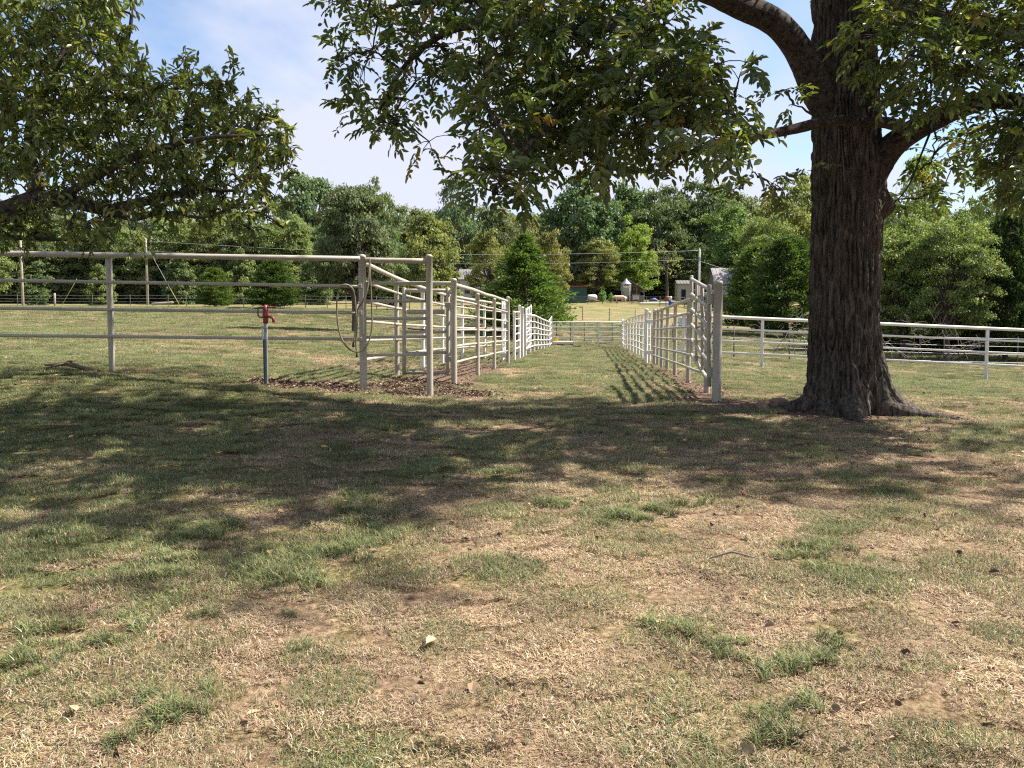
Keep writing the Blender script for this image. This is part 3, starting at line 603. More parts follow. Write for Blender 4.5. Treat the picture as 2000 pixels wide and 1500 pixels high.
for c, r_, ncp, ll in allb:
    dd = np.linalg.norm(nodes - c, axis=1) * (1 + .12 * lvl) + rng.uniform(0, .05, len(nodes)); k = np.argmin(dd); a = nodes[k]
    if np.linalg.norm(a - c) > .04: branch(tw, a, c, max(.019 - .003 * lvl[k], .007) * (1.5 if ll > .12 else 1), .006, .07, 7, 5, .09)
    nodes = np.vstack([nodes, c]); lvl = np.append(lvl, lvl[k] + 1)
    nb = max(3, ncp // 2); ends = c + rand_dir(nb) * np.array((1.15, 1.15, .75)) * r_ * rng.uniform(.55, 1.25, (nb, 1))
    O, A = [], []
    for e in ends:
        q = branch(tw, c, e, .005, .0025, .1, 4, 4)
        for s in range(max(1, int(round(ncp / nb)))):
            O.append(q[-1] + (q[1] - q[-1]) * rng.random() * .8); A.append(nrm(e - c) * .9 + rng.normal(0, .6, 3) + np.array((0, 0, -.08)))
    O = np.array(O); A = np.array(A); n_ = len(O)
    V, Fq, T = compound(O, A, ll * rng.uniform(1.9, 2.9, n_), ll * rng.uniform(.8, 1.15, n_), 5 if ll < .13 else 4, .28)
    LV.append(V); LF.append(Fq + nv); LT.append(T); nv += len(V)
tw.build('twigs', M_BARK2, t)
me = mesh_np('crown', np.vstack(LV) - tb, np.vstack(LF), False, {'tint': np.concatenate(LT)}); link('crown', me, M_PECAN, t)

# ---------------------------------------------------------------- the tree at the upper left
lb = np.array((XP(-430, 8.2), 8.2, G(XP(-430, 8.2), 8.2)))
t = thing('fruit_tree', lb, 'leafy tree with low drooping branches hanging in from the left edge', 'tree'); limbs = []
q0 = P(-330, 470, 7.9)
mb, q = limb_mesh([lb + (0, 0, -.2), lb + (.05, 0, .5), lb + (.2, -.05, 1.0), q0], [.26, .2, .18, .16], 14, 24, .08); mb.build('trunk', M_BARK, t)
limb([(-330, 470, 7.9), (-150, 440, 7.7), (0, 415, 7.5), (75, 388, 7.4), (150, 396, 7.3), (215, 410, 7.2), (270, 396, 7.1), (380, 374, 7.0), (470, 372, 7.0)], [.15, .12, .095, .08, .062, .055, .042, .026, .010], seg=18, mat=M_LIMB)
limb([(75, 388, 7.4), (72, 345, 7.4), (58, 290, 7.5), (65, 220, 7.6), (110, 130, 7.6), (150, 40, 7.7), (160, -60, 7.7)], [.06, .05, .045, .04, .03, .022, .015], seg=12, mat=M_BARK2)
limb([(-200, 445, 7.8), (-120, 330, 7.9), (0, 240, 7.9), (120, 200, 7.8), (250, 190, 7.6), (360, 170, 7.5)], [.1, .08, .06, .045, .03, .012], seg=12, mat=M_BARK2)
limb([(110, 392, 7.35), (180, 350, 7.0), (280, 300, 6.7), (400, 270, 6.6), (500, 265, 6.6)], [.04, .035, .026, .018, .008], seg=10, mat=M_BARK2)
limb([(215, 410, 7.2), (260, 428, 7.0), (320, 415, 6.9), (400, 424, 6.8), (470, 405, 6.8), (545, 440, 6.7)], [.026, .02, .015, .011, .007, .004], seg=8, mat=M_BARK2)
limb([(120, 200, 7.8), (215, 140, 7.5), (255, 50, 7.4), (250, -70, 7.5)], [.03, .022, .016, .008], seg=8, mat=M_BARK2)
limb([(-150, 440, 7.7), (-60, 460, 7.2), (60, 465, 6.9), (150, 470, 6.8)], [.05, .03, .02, .008], seg=8, mat=M_BARK2)
limb([(-330, 470, 7.9), (-450, 250, 8.2), (-500, 0, 8.5), (-480, -200, 8.6)], [.14, .11, .08, .03], seg=12, mat=M_BARK2)
limb([(-330, 470, 7.9), (-560, 380, 7.4), (-760, 250, 7.0)], [.12, .08, .03], seg=12, mat=M_BARK2)
LPh = np.vstack(limbs)
vis = [(c, .20, 62) for c in polyfill([(-60, -40), (245, -40), (240, 110), (300, 165), (360, 150), (450, 170), (500, 215), (535, 260), (540, 370), (480, 360), (400, 350), (250, 360), (100, 350), (-60, 370)], 26, (6.4, 8.6))]
vis += [(c, .19, 40) for c in polyfill([(-60, 370), (250, 360), (480, 350), (545, 370), (560, 430), (470, 400), (380, 410), (300, 400), (230, 440), (100, 450), (-60, 480)], 31, (6.4, 8.0))]
vis += [(c, .17, 30) for c in polyfill([(-60, 440), (160, 430), (330, 420), (330, 470), (230, 490), (100, 490), (-60, 510)], 46, (6.2, 7.4))]
vis += [(c, .16, 36) for c in polyfill([(270, 395), (420, 385), (545, 395), (575, 470), (520, 450), (420, 440), (300, 440)], 34, (6.3, 7.2))]
vis += [(P(362, 118, 7.2), .11, 26), (P(357, 150, 7.2), .12, 30), (P(452, 130, 7.0), .11, 26), (P(440, 165, 7.0), .14, 34), (P(540, 225, 6.8), .10, 22), (P(550, 300, 6.8), .14, 34), (P(555, 350, 6.8), .14, 34), (P(565, 455, 6.7), .12, 26)]
ovh = []
while len(ovh) < 110:
    v = rng.normal(size=3); v = v / np.linalg.norm(v) * rng.uniform(.2, 1) ** .5
    c = lb + np.array((-.6, .2, 3.4)) + v * np.array((2.8, 2.6, 2.2)); px = 1000 + F * c[0] / max(c[1], .5)
    if px > -60 or c[2] < lb[2] + 1.5: continue
    ovh.append((c, .4, 70))
tw = MB(); Pp, Dd = [], []
nodes = LPh.copy(); lvl = np.zeros(len(nodes)); allb = vis + ovh; allb.sort(key=lambda q_: np.min(np.linalg.norm(nodes - q_[0], axis=1)))
for c, r_, nl in allb:
    dd = np.linalg.norm(nodes - c, axis=1) * (1 + .12 * lvl) + rng.uniform(0, .04, len(nodes)); k = np.argmin(dd); branch(tw, nodes[k], c, max(.012 - .002 * lvl[k], .005), .004, .06, 6, 5, .09)
    nodes = np.vstack([nodes, c]); lvl = np.append(lvl, lvl[k] + 1)
    nb = 6; ends = c + nrm(rand_dir(nb) + np.array((.25, 0, .1))) * r_ * rng.uniform(.7, 1.35, (nb, 1))
    for e in ends:
        q = branch(tw, c, e, .0035, .0018, .1, 4, 4); m_ = nl // nb; s = rng.random(m_) ** .8
        pos = np.stack([np.interp(s, np.linspace(0, 1, 4), q[:, k_]) for k_ in range(3)], 1); Pp.append(pos); Dd.append(nrm(e - c) * .45 + rng.normal(0, .6, (m_, 3)) + np.array((0, 0, -.55)))
for px, y0, y1, d in ((362, 88, 130, 7.2), (456, 104, 140, 7.0), (543, 205, 240, 6.8)):   # upright shoots against the sky
    a, b_ = P(px - 6, y1 + 40, d), P(px, y0, d); tw.tube([a, (a + b_) / 2 + .01, b_], [.004, .003, .002], 5, False)
    s = np.linspace(0, 1, 12)[:, None]; Pp.append(a + (b_ - a) * s); Dd.append(rng.normal(0, .7, (12, 3)) + np.array((0, 0, -.3)))
Pp = np.vstack(Pp); Dd = np.vstack(Dd); n_ = len(Pp); L = rng.uniform(.05, .095, n_)
V, Fq = leaves6(Pp, Dd, rng.normal(0, .6, (n_, 3)) + np.array((0, 0, 1)), L, L * rng.uniform(.32, .44, n_))
tint = np.where(rng.random(n_) < .03, 1, rng.beta(2, 2.6, n_))
tw.build('twigs', M_BARK2, t); link('crown', mesh_np('crown', V - lb, Fq, False, {'tint': np.repeat(tint, 6)}), M_FRUIT, t)
M_PEAR = mat_simple('green_fruit', (.20, .24, .05), .5, .3, 8)
for px, py in ((148, 18), (200, 67), (375, 318), (478, 262), (540, 432)):
    c = P(px, py, 6.7); MB().lathe(c, [(.002, -.034), (.02, -.03), (.033, -.012), (.034, .008), (.024, .027), (.002, .036)], 10).build('fruit', M_PEAR, t)

# ---------------------------------------------------------------- background trees (unit prototypes: height 1, width 1)
def crown_proto(name, seed, ncl, nper, lsz, low=.2, lobes=.3, cone=0.0):
    r_ = np.random.default_rng(seed); tr = MB(); cs = []
    for k in range(ncl):
        az = r_.uniform(0, 6.283); h = r_.uniform(.02, 1); f = .80 + lobes * 2 * (vn(np.array([math.cos(az) * 1.6 + seed]), np.array([math.sin(az) * 1.6 + h * 2.4]), seed)[0] - .5)
        tp = .86 + lobes * (vn(np.array([math.cos(az) * 1.3 + 7 + seed]), np.array([math.sin(az) * 1.3]), seed + 3)[0] - .5)
        R_ = .46 * (1 - abs(2 * h - .9) ** 3.2 / 1.6) ** .6 * f * r_.uniform(.15, 1) ** .42; cs.append((math.cos(az) * R_, math.sin(az) * R_, low + (1 - low) * (.03 + tp * h ** .92)))
    cs = np.array(cs); zmid = low + (1 - low) * .35
    trunk = np.array([(0, 0, -.03), (.008, .005, low * .6), (-.01, .01, low + .15), (.015, 0, low + .4 * (1 - low))]); tr.tube(trunk, [.032, .026, .02, .009], 8, False)
    for k in range(0, ncl, 3):
        s = r_.uniform(.35, 1); a = np.array([np.interp(s, [0, .33, .66, 1], trunk[:, i_]) for i_ in range(3)]); q = np.linspace(0, 1, 5)[:, None] * (cs[k] - a) + a; q[1:-1] += r_.normal(0, .012, (3, 3)); q[1:-1, 2] += .015
        tr.tube(q, np.linspace(.010, .0025, 5), 5, False)
    Pp, Nn, T = [], [], []
    for c in cs:
        rc = r_.uniform(.055, .11); d = nrm(r_.normal(size=(nper, 3))); d[:, 2] = np.abs(d[:, 2]) * .8 - .15 * (r_.random(nper) < .5); rad = rc * r_.uniform(.35, 1.15, (nper, 1))
        Pp.append(c + d * rad * np.array((1.1, 1.1, .8))); Nn.append(d * .7 + r_.normal(0, .5, (nper, 3)) + np.array((0, 0, .35))); T.append(np.clip(r_.beta(2.2, 2.6, nper) * .9 + r_.normal(0, .09), 0, .92))
    Pp = np.vstack(Pp); Nn = nrm(np.vstack(Nn)); T = np.concatenate(T); T[r_.random(len(T)) < .02] = 1
    Dd = np.cross(Nn, nrm(r_.normal(size=Nn.shape))); L_ = lsz * r_.uniform(.7, 1.3, len(Pp)); V, Fq = leaves4(Pp, Dd, Nn, L_, L_ * r_.uniform(.55, .8, len(Pp)))
    return (mesh_np('crown_' + name, V, Fq, False, {'tint': np.repeat(T, 4)}), tr)
def cedar_proto(seed, nbr, nper, lsz, fat=.75):
    r_ = np.random.default_rng(seed); tr = MB(); tr.tube([(0, 0, -.03), (0, 0, .4), (.004, 0, .97)], [.03, .02, .003], 8, False); Pp, Dd, T = [], [], []
    for k in range(nbr):
        tt = .04 + .95 * (k + r_.random()) / nbr; az = k * 2.4 + r_.normal(0, .4)
        R_ = .5 * (1 - tt) ** fat * r_.uniform(.72, 1.12) * (1 if tt > .1 else .85); o_ = np.array((math.cos(az), math.sin(az), 0)); up = .35 + .5 * tt
        tip = o_ * R_ + np.array((0, 0, min(tt + R_ * up * .45, 1.0))); a = np.array((0, 0, tt)); tr.tube([a, (a + tip) / 2 - (0, 0, .008), tip], [.005, .003, .001], 4, False)
        m_ = max(12, int(nper * (R_ / .4 + .25))); s = r_.uniform(.25, 1, m_) ** .7
        base = a + (tip - a) * s[:, None] + np.stack([r_.normal(0, .034, m_), r_.normal(0, .034, m_), r_.normal(0, .009, m_)], 1) * (.5 + R_ * 2)
        Pp.append(base); Dd.append(o_ * .8 + r_.normal(0, .5, (m_, 3)) + np.array((0, 0, .3))); T.append(np.clip(r_.beta(2, 2.4, m_) * .75 + .35 * (s - .5), 0, 1))  # lower tint near the trunk puts the crown's inner shade into colour
    Pp = np.vstack(Pp); Dd = np.vstack(Dd); T = np.concatenate(T); n_ = len(Pp); L_ = lsz * r_.uniform(.7, 1.5, n_)
    V, Fq = leaves4(Pp, Dd, nrm(r_.normal(size=(n_, 3)) + np.array((0, 0, .6))), L_, L_ * .34)
    return (mesh_np('crown_cedar', V, Fq, False, {'tint': np.repeat(T, 4)}), tr)
PRO = {}
for nm, a in dict(round=crown_proto('round', 11, 170, 200, .024, .22, .16), oak=crown_proto('oak', 12, 150, 115, .029, .07, .34), tall=crown_proto('tall', 13, 150, 110, .028, .08, .42),
                  broad=crown_proto('broad', 14, 160, 115, .029, .04, .28), airy=crown_proto('airy', 15, 75, 100, .026, .25, .5), near=crown_proto('near', 16, 260, 150, .019, .11, .26), near2=crown_proto('near2', 18, 230, 150, .020, .15, .34), bush=crown_proto('bush', 21, 110, 100, .045, -.06, .4),
                  cedar=cedar_proto(17, 170, 125, .032, 1.0), cedar2=cedar_proto(19, 190, 105, .036, .5), bare=crown_proto('bare', 20, 42, 14, .034, .35, .5)).items():
    a[0].materials.append(M_NEEDLE if 'cedar' in nm else M_FARLEAF)
    V = np.vstack(a[1].V); tm = mesh_np('trunk_' + nm, V, np.vstack(a[1].F4), True); tm.materials.append(M_BARKF); PRO[nm] = (a[0], tm)
def tree(kind, px, top, d, wpx, col, label, base=None, rot=None, name=None, group=None, wy=None):
    x = XP(px, d); g = G(x, d) if base is None else P(px, base, d)[2]; h = P(px, top, d)[2] - g; w_ = wpx * d / F
    t = thing(name or ('cedar_tree' if 'cedar' in kind else 'tree'), (x, d, g), label, 'tree', group); t.scale = (w_, wy or w_, h); t.rotation_euler = (0, 0, rng.uniform(0, 6.28) if rot is None else rot)
    c = link('crown', PRO[kind][0], None, t); c.color = (*col, 1); link('trunk', PRO[kind][1], None, t)
    return t
GRN = (.95, 1.0, .95)
tree('round', 692, 347, 30, 186, (.82, .86, .85), 'rounded dark green shade tree standing in the pasture behind the corner posts', 649, .4)
tree('cedar2', 422, 524, 60, 78, (1.15, 1.2, .75), 'small bushy cedar at the left of the pasture', None, .2)
tree('cedar2', 536, 508, 55, 110, (.70, .80, .55), 'wider dark cedar in the pasture behind the red hydrant', None, 1.2)
tree('cedar', 1024, 458, 47, 245, (1.15, 1.25, .9), 'large spreading cedar beside the far left end of the alley', 652, 2.2)
tree('oak', 600, 332, 120, 190, (.80, .98, 1.0), 'tall broad tree rising behind the left side of the rounded shade tree')
tree('tall', 745, 372, 110, 110, (.85, 1.0, .9), 'tree top showing just right of the rounded shade tree')
tree('oak', 838, 412, 78, 150, (1.25, 1.2, .8), 'yellow-green tree directly behind the tall corner post')
tree('airy', 893, 352, 140, 130, (.75, .92, 1.0), 'tall open-crowned tree against the sky left of centre')
tree('broad', 900, 405, 150, 150, (.62, .78, .75), 'dark tree mass below the open-crowned tall tree')
tree('oak', 955, 446, 105, 100, (1.45, 1.28, .85), 'yellowing tree left behind the large cedar')
tree('airy', 1020, 424, 130, 90, (1.3, 1.15, 1.0), 'thin grey-green half-bare tree above the large cedar')
tree('oak', 1075, 448, 108, 92, (1.5, 1.22, .9), 'brownish autumn tree right behind the large cedar')
tree('broad', 1125, 345, 150, 190, (.72, .95, .95), 'biggest bluish green tree above the farmyard')
tree('near2', 1160, 468, 146, 108, (1.4, 1.32, .9), 'yellow-brown tree standing over the green shed')
tree('tall', 1238, 436, 150, 105, (1.45, 1.7, .75), 'bright yellow-green tree behind the feed bin')
tree('oak', 1225, 352, 175, 140, (.8, 1.0, .8), 'green tree crown filling the gap behind the bright yellow-green tree')
tree('broad', 1285, 372, 165, 150, (.70, .78, .72), 'dull grey-green oak behind the farmyard centre')
tree('bare', 1302, 470, 145, 110, (1.2, 1.1, .9), 'half-dead tree with pale bare branches behind the farmyard')
tree('broad', 1362, 358, 170, 165, (.55, .68, .68), 'darkest rounded oak behind the utility pole')
tree('tall', 1418, 396, 135, 150, (.85, 1.12, .75), 'vivid green tree right of the utility pole')
tree('oak', 1345, 470, 158, 120, (.55, .66, .6), 'dark low tree behind the white shed')
tree('oak', 1505, 376, 120, 150, (1.25, 1.15, .9), 'olive tan tree left of the big trunk')
tree('broad', 1575, 352, 125, 170, (1.3, 1.28, .85), 'olive tree half hidden by the big trunk')
tree('cedar2', 1478, 480, 62, 150, (1.1, 1.2, .8), 'cedar with yellowish tips next to the barn roof', None, .7)
tree('cedar2', 1535, 465, 55, 185, (.85, .95, .75), 'dense cedar touching the left side of the big trunk', None, 2.9)
tree('near2', 1500, 430, 75, 150, (1.1, 1.2, .8), 'leafy green tree behind the two right cedars')
tree('near', 1765, 410, 33, 215, (1.15, 1.22, .8), 'light green thicket tree just right of the big trunk', None, .3)
tree('near2', 1850, 440, 31, 190, (1.0, 1.1, .75), 'middle leafy tree behind the white fence at the right', None, 1.4)
tree('near', 1900, 400, 36, 200, (1.05, 1.15, .75), 'taller green tree at the back of the right thicket', None, 2.2)
tree('cedar2', 1965, 418, 31.5, 170, (.50, .58, .6), 'very dark cedar at the right edge', None, 2.0)
tree('near2', 2090, 380, 33, 220, (.7, .8, .7), 'dark leafy tree at the right border behind the fence', None, .9)
tree('near', 1700, 440, 40, 240, (.8, .95, .7), 'dense green tree directly behind the big trunk', None, 1.1)
tree('near2', 1985, 470, 40, 230, (.75, .85, .65), 'shadowy leafy tree behind the very dark cedar', None, 2.6)
tree('bush', 1690, 560, 44, 260, (.7, .85, .6), 'low dark scrub behind the big trunk', name='bush')
tree('bush', 1850, 585, 39, 280, (.55, .65, .5), 'dark scrub under the right thicket', name='bush')
tree('bush', 2010, 580, 38, 260, (.5, .6, .5), 'dark scrub under the right border trees', name='bush')
tree('airy', 1800, 310, 60, 170, (1.25, 1.4, .95), 'pale feathery tree top right of the big trunk')
tree('airy', 1930, 320, 62, 150, (1.2, 1.3, .9), 'pale tree top under the right limb')
rowl = ['tree at the far left edge beneath the hanging branches', 'leafy tree behind the leftmost utility pole', 'dark low tree between the two left utility poles', 'tree with a forked trunk left of the second utility pole', 'bushy tree behind the guy wire', 'green tree behind the small bushy cedar', 'tree between the two pasture cedars', 'blue-green tree behind the wider dark cedar']
for k, px in enumerate((-40, 55, 150, 235, 330, 420, 490, 560)):
    tree(['oak', 'near2', 'broad', 'near'][k % 4], px, 395 + (k * 37) % 40, 98 + (k * 13) % 14, 150, [(1.2, 1.25, .95), (1.4, 1.4, .95), (.95, 1.0, .9), (1.2, 1.3, .95)][k % 4], rowl[k])
for k, (px, d) in enumerate(((-200, 95), (-420, 92), (2350, 34), (2600, 40))):
    tree('near' if k > 1 else 'oak', px, 400, d, 200, GRN, ['tree beyond the left border of the wood', 'outermost tree of the left wood', 'tree past the right border of the thicket', 'outermost tree of the right thicket'][k])
for k, (px, top, d, wp) in enumerate(((70, 515, 94, 75), (200, 520, 92, 70), (355, 500, 100, 80), (475, 490, 100, 75), (620, 500, 100, 90), (770, 505, 95, 90), (1400, 560, 135, 90), (1290, 545, 160, 90), (1195, 535, 172, 130))):
    tree('bush', px, top, d, wp, (1.1, 1.2, .8) if k % 2 else (.8, .92, .75), ['weedy bush at the foot of the left wood', 'low bush left of the second pole', 'bush behind the downed log at the wood edge', 'shrub left of the wider cedar', 'shrub behind the rounded shade tree', 'shrub behind the corner frame', 'shrub beside the barn', 'shrub behind the feed bin', 'shrub left behind the feed bin, above the straw heap'][k], name='bush')
# far wood behind: one mass
protoc = bpy.data.collections.new('scatter_trees')
for k, nm in enumerate(('oak', 'broad', 'tall', 'bush')):
    o = bpy.data.objects.new('wood_%d' % k, PRO[nm][0]); o.color = (1, 1.05, .95, 1); protoc.objects.link(o)
def scatter(name, pts, rot, scl, pick, coll, kind='stuff'):
    me = bpy.data.meshes.new(name); me.vertices.add(len(pts)); me.vertices.foreach_set('co', np.asarray(pts, np.float32).ravel())
    for nm, tp, arr, key in (('rot', 'FLOAT_VECTOR', rot, 'vector'), ('scl', 'FLOAT_VECTOR', scl, 'vector')):
        a = me.attributes.new(nm, tp, 'POINT'); a.data.foreach_set(key, np.asarray(arr, np.float32).ravel())
    a = me.attributes.new('pick', 'INT', 'POINT'); a.data.foreach_set('value', np.asarray(pick, np.int32))
    o = link(name, me); tag(o, kind=kind)
    ng = bpy.data.node_groups.new(name + '_nodes', 'GeometryNodeTree'); ng.interface.new_socket('Geometry', in_out='INPUT', socket_type='NodeSocketGeometry'); ng.interface.new_socket('Geometry', in_out='OUTPUT', socket_type='NodeSocketGeometry')
    n, l = ng.nodes, ng.links; gi = n.new('NodeGroupInput'); go = n.new('NodeGroupOutput'); ip = n.new('GeometryNodeInstanceOnPoints'); ci = n.new('GeometryNodeCollectionInfo')
    ci.inputs['Collection'].default_value = coll; ci.inputs['Separate Children'].default_value = True; ci.inputs['Reset Children'].default_value = True
    l.new(gi.outputs[0], ip.inputs['Points']); l.new(ci.outputs[0], ip.inputs['Instance']); ip.inputs['Pick Instance'].default_value = True
    for nm, tp, sock in (('rot', 'FLOAT_VECTOR', 'Rotation'), ('scl', 'FLOAT_VECTOR', 'Scale'), ('pick', 'INT', 'Instance Index')):
        na = n.new('GeometryNodeInputNamedAttribute'); na.data_type = tp; na.inputs['Name'].default_value = nm; l.new(na.outputs['Attribute'], ip.inputs[sock])
    l.new(ip.outputs[0], go.inputs[0]); md = o.modifiers.new('scatter', 'NODES'); md.node_group = ng
    return o
pts, rot, scl, pk = [], [], [], []
for k in range(120):
    d = rng.uniform(180, 300); x = rng.uniform(-1.1, 1.1) * d; px = 1000 + F * x / d; top = 415 + rng.normal(0, 12)
    if 1150 < px < 1700: top -= 25
    g = G(x, d); pts.append((x, d, g)); rot.append((0, 0, rng.uniform(0, 6))); h = P(px, top, d)[2] - g; w_ = rng.uniform(14, 24); scl.append((w_, w_, h)); pk.append(rng.integers(0, 3))
for k in range(300):      # undergrowth along the wood
    x = rng.uniform(-190, 150) if k < 150 else rng.uniform(-120, -5); d = rng.uniform(108, 116) if x < -30 else rng.uniform(166, 178); px = 1000 + F * x / d; h = rng.uniform(3.5, 7.5)
    if -30 < x < -5: d = rng.uniform(135, 165)
    pts.append((x, d, G(x, d) - .3)); rot.append((0, 0, rng.uniform(0, 6))); w_ = rng.uniform(5, 9); scl.append((w_, w_, h)); pk.append(3)
tag(scatter('far_wood', pts, rot, scl, pk, protoc), 'distant mass of woodland behind the farm trees', 'wood')
# ---------------------------------------------------------------- grass
def mat_blade(name):
    m, n, l, b, o = newmat(name); a = n.new('ShaderNodeAttribute'); a.attribute_name = 'col'
    oi = n.new('ShaderNodeObjectInfo'); mr = n.new('ShaderNodeMapRange'); mr.inputs['To Min'].default_value = .72; mr.inputs['To Max'].default_value = 1.22; l.new(oi.outputs['Random'], mr.inputs[0])
    mu = n.new('ShaderNodeVectorMath'); mu.operation = 'SCALE'; l.new(a.outputs['Color'], mu.inputs[0]); l.new(mr.outputs[0], mu.inputs['Scale'])
    l.new(mu.outputs[0], b.inputs['Base Color']); b.inputs['Roughness'].default_value = .7; b.inputs['Specular IOR Level'].default_value = .2
    tr = n.new('ShaderNodeBsdfTranslucent'); l.new(mu.outputs[0], tr.inputs[0]); ms = n.new('ShaderNodeMixShader'); ms.inputs[0].default_value = .35
    l.new(b.outputs[0], ms.inputs[1]); l.new(tr.outputs[0], ms.inputs[2]); l.new(ms.outputs[0], o.inputs[0]); return m
M_BLADE = mat_blade('grass_blade')
STRAW = np.array([(.50, .38, .255), (.40, .285, .18), (.60, .48, .345), (.23, .145, .092), (.38, .295, .16)]); GREEN = np.array([(.165, .19, .07), (.22, .23, .085), (.125, .17, .08), (.28, .27, .115), (.155, .20, .10)])
def patch(name, nb, size, gfrac, hr, wid, lay, seed, clumps=0):
    r_ = np.random.default_rng(seed); g = r_.random(nb) < gfrac
    if clumps:
        cc = r_.uniform(-.5, .5, (clumps, 2)) * size; p = cc[r_.integers(0, clumps, nb)] + r_.normal(0, size * .07, (nb, 2))
    else:
        a = r_.uniform(0, 6.283, nb); rr = np.sqrt(r_.random(nb)) * size * .62; p = np.stack([np.cos(a) * rr, np.sin(a) * rr], 1)
    L_ = r_.uniform(*hr, nb) * np.where(g, 1.12, .95); az = r_.uniform(0, 6.283, nb); el = np.where(g, r_.normal(1.12, .22, nb), r_.normal(lay, .35, nb)); el = np.clip(el, .05, 1.5)
    d = np.stack([np.cos(az) * np.cos(el), np.sin(az) * np.cos(el), np.sin(el)], 1); s = np.stack([-np.sin(az), np.cos(az), np.zeros(nb)], 1); w_ = wid * r_.uniform(.6, 1.3, nb)[:, None]
    b0 = np.stack([p[:, 0], p[:, 1], r_.uniform(-.006, .006, nb)], 1); mid = b0 + d * (L_ * .55)[:, None]; d2 = d * .8 + np.stack([np.cos(az) * .45, np.sin(az) * .45, -.35 * np.ones(nb)], 1); tip = mid + nrm(d2) * (L_ * .5)[:, None]
    V = np.stack([b0 - s * w_ / 2, b0 + s * w_ / 2, mid + s * w_ * .42, mid - s * w_ * .42, tip], 1).reshape(-1, 3); i_ = np.arange(nb)[:, None] * 5
    c = np.where(g[:, None], GREEN[r_.integers(0, 5, nb)], STRAW[r_.integers(0, 5, nb)]) * r_.uniform(.75, 1.2, (nb, 1))
    me = mesh_np(name, V, [i_ + np.array([[0, 1, 2, 3]]), i_ + np.array([[3, 2, 4]])], False, {'col': np.repeat(c, 5, 0)}); me.materials.append(M_BLADE); return me
gc = bpy.data.collections.new('scatter_grass'); k = 0
for gf, lay, hr in ((.04, .35, (.03, .075)), (.2, .45, (.03, .075)), (.45, .6, (.03, .08)), (.80, .8, (.035, .085))):
    for v in range(3):
        gc.objects.link(bpy.data.objects.new('g%02d' % k, patch('g%02d' % k, 1250, .28, gf, (hr[0] * .45, hr[1] * .5), .0027, lay, 100 + k))); k += 1
for v in range(3):
    gc.objects.link(bpy.data.objects.new('g%02d' % k, patch('g%02d' % k, 90, .16, .96, (.06, .13), .0055, 1, 100 + k, 5))); k += 1
def grass_pts(y0, y1, dens, marg=1.5):
    s = dens ** -.5; x, y = np.meshgrid(np.arange(-.68 * y1 - marg, .68 * y1 + marg, s), np.arange(y0, y1, s)); x = (x + rng.uniform(-.5, .5, x.shape) * s).ravel(); y = (y + rng.uniform(-.5, .5, y.shape) * s).ravel()
    k_ = np.abs(x) < y * .68 + marg; return x[k_], y[k_]
def do_grass(name, y0, y1, dens, ss, tuft=True):
    x, y = grass_pts(y0, y1, dens); g = greenness(x, y) + rng.normal(0, .09, len(x)); mu_ = mulchness(x, y); keep = rng.random(len(x)) > np.clip((mu_ - .14) * 2.6, 0, .97)
    keep &= ~((np.hypot(x - tb[0], y - tb[1]) < .62)); x, y, g = x[keep], y[keep], g[keep]
    cls = np.digitize(g, [.43, .53, .67]); pick = cls * 3 + rng.integers(0, 3, len(x)); s = ss * rng.uniform(.8, 1.3, len(x)); zs = s * rng.uniform(.75, 1.15, len(x)) * np.where(cls == 0, .8, 1)
    return x, y, pick, s, zs
X, Y, PK, S_, ZS = [np.concatenate(a) for a in zip(do_grass('near', 1.2, 14, 23, 1.0), do_grass('mid', 14, 32, 7, 1.5), do_grass('far', 32, 64, 2.2, 2.6))]
# lush tufts: a few seen ones, then patchy random ones
tx, ty = [], []
def pxg(px, py):      # pixel on the lawn to a ground point
    for d in np.arange(1.5, 14, .02):
        q = P(px, py, d)
        if q[2] <= G(q[0], d): return q[0], d
    return q[0], 14
for px, py, n_ in ((1230, 1010, 26), (620, 1085, 22), (420, 1040, 18), (330, 1100, 16), (60, 1290, 12), (1530, 1300, 12), (1600, 1085, 14), (560, 1130, 14), (1500, 1420, 8), (300, 1420, 10), (700, 1010, 16), (250, 1230, 10), (1320, 990, 10), (1340, 1240, 5), (1100, 990, 12)):
    x, y = pxg(px, py); tx += list(x + rng.normal(0, .13, n_)); ty += list(y + rng.normal(0, .11, n_))
rx, ry = grass_pts(1.5, 13, 3.6); kk = fbm(rx * .9, ry * .9, 3, 71) + .25 * (greenness(rx, ry) - .5) > .60; tx = np.concatenate([tx, rx[kk]]); ty = np.concatenate([ty, ry[kk]])
m0 = mulchness(tx, ty) < .15; tx, ty = tx[m0], ty[m0]
sc = rng.uniform(.4, .85, len(tx)); X = np.concatenate([X, tx]); Y = np.concatenate([Y, ty]); PK = np.concatenate([PK, 12 + rng.integers(0, 3, len(tx))]); S_ = np.concatenate([S_, sc]); ZS = np.concatenate([ZS, sc * rng.uniform(.6, 1, len(tx))])
pts = np.stack([X, Y, gz(X, Y)], 1); rot = np.stack([rng.normal(0, .06, len(X)), rng.normal(0, .06, len(X)), rng.uniform(0, 6.283, len(X))], 1)
tag(scatter('grass', pts, rot, np.stack([S_, S_, ZS], 1), PK, gc), 'patchy dry and green lawn grass', 'grass')
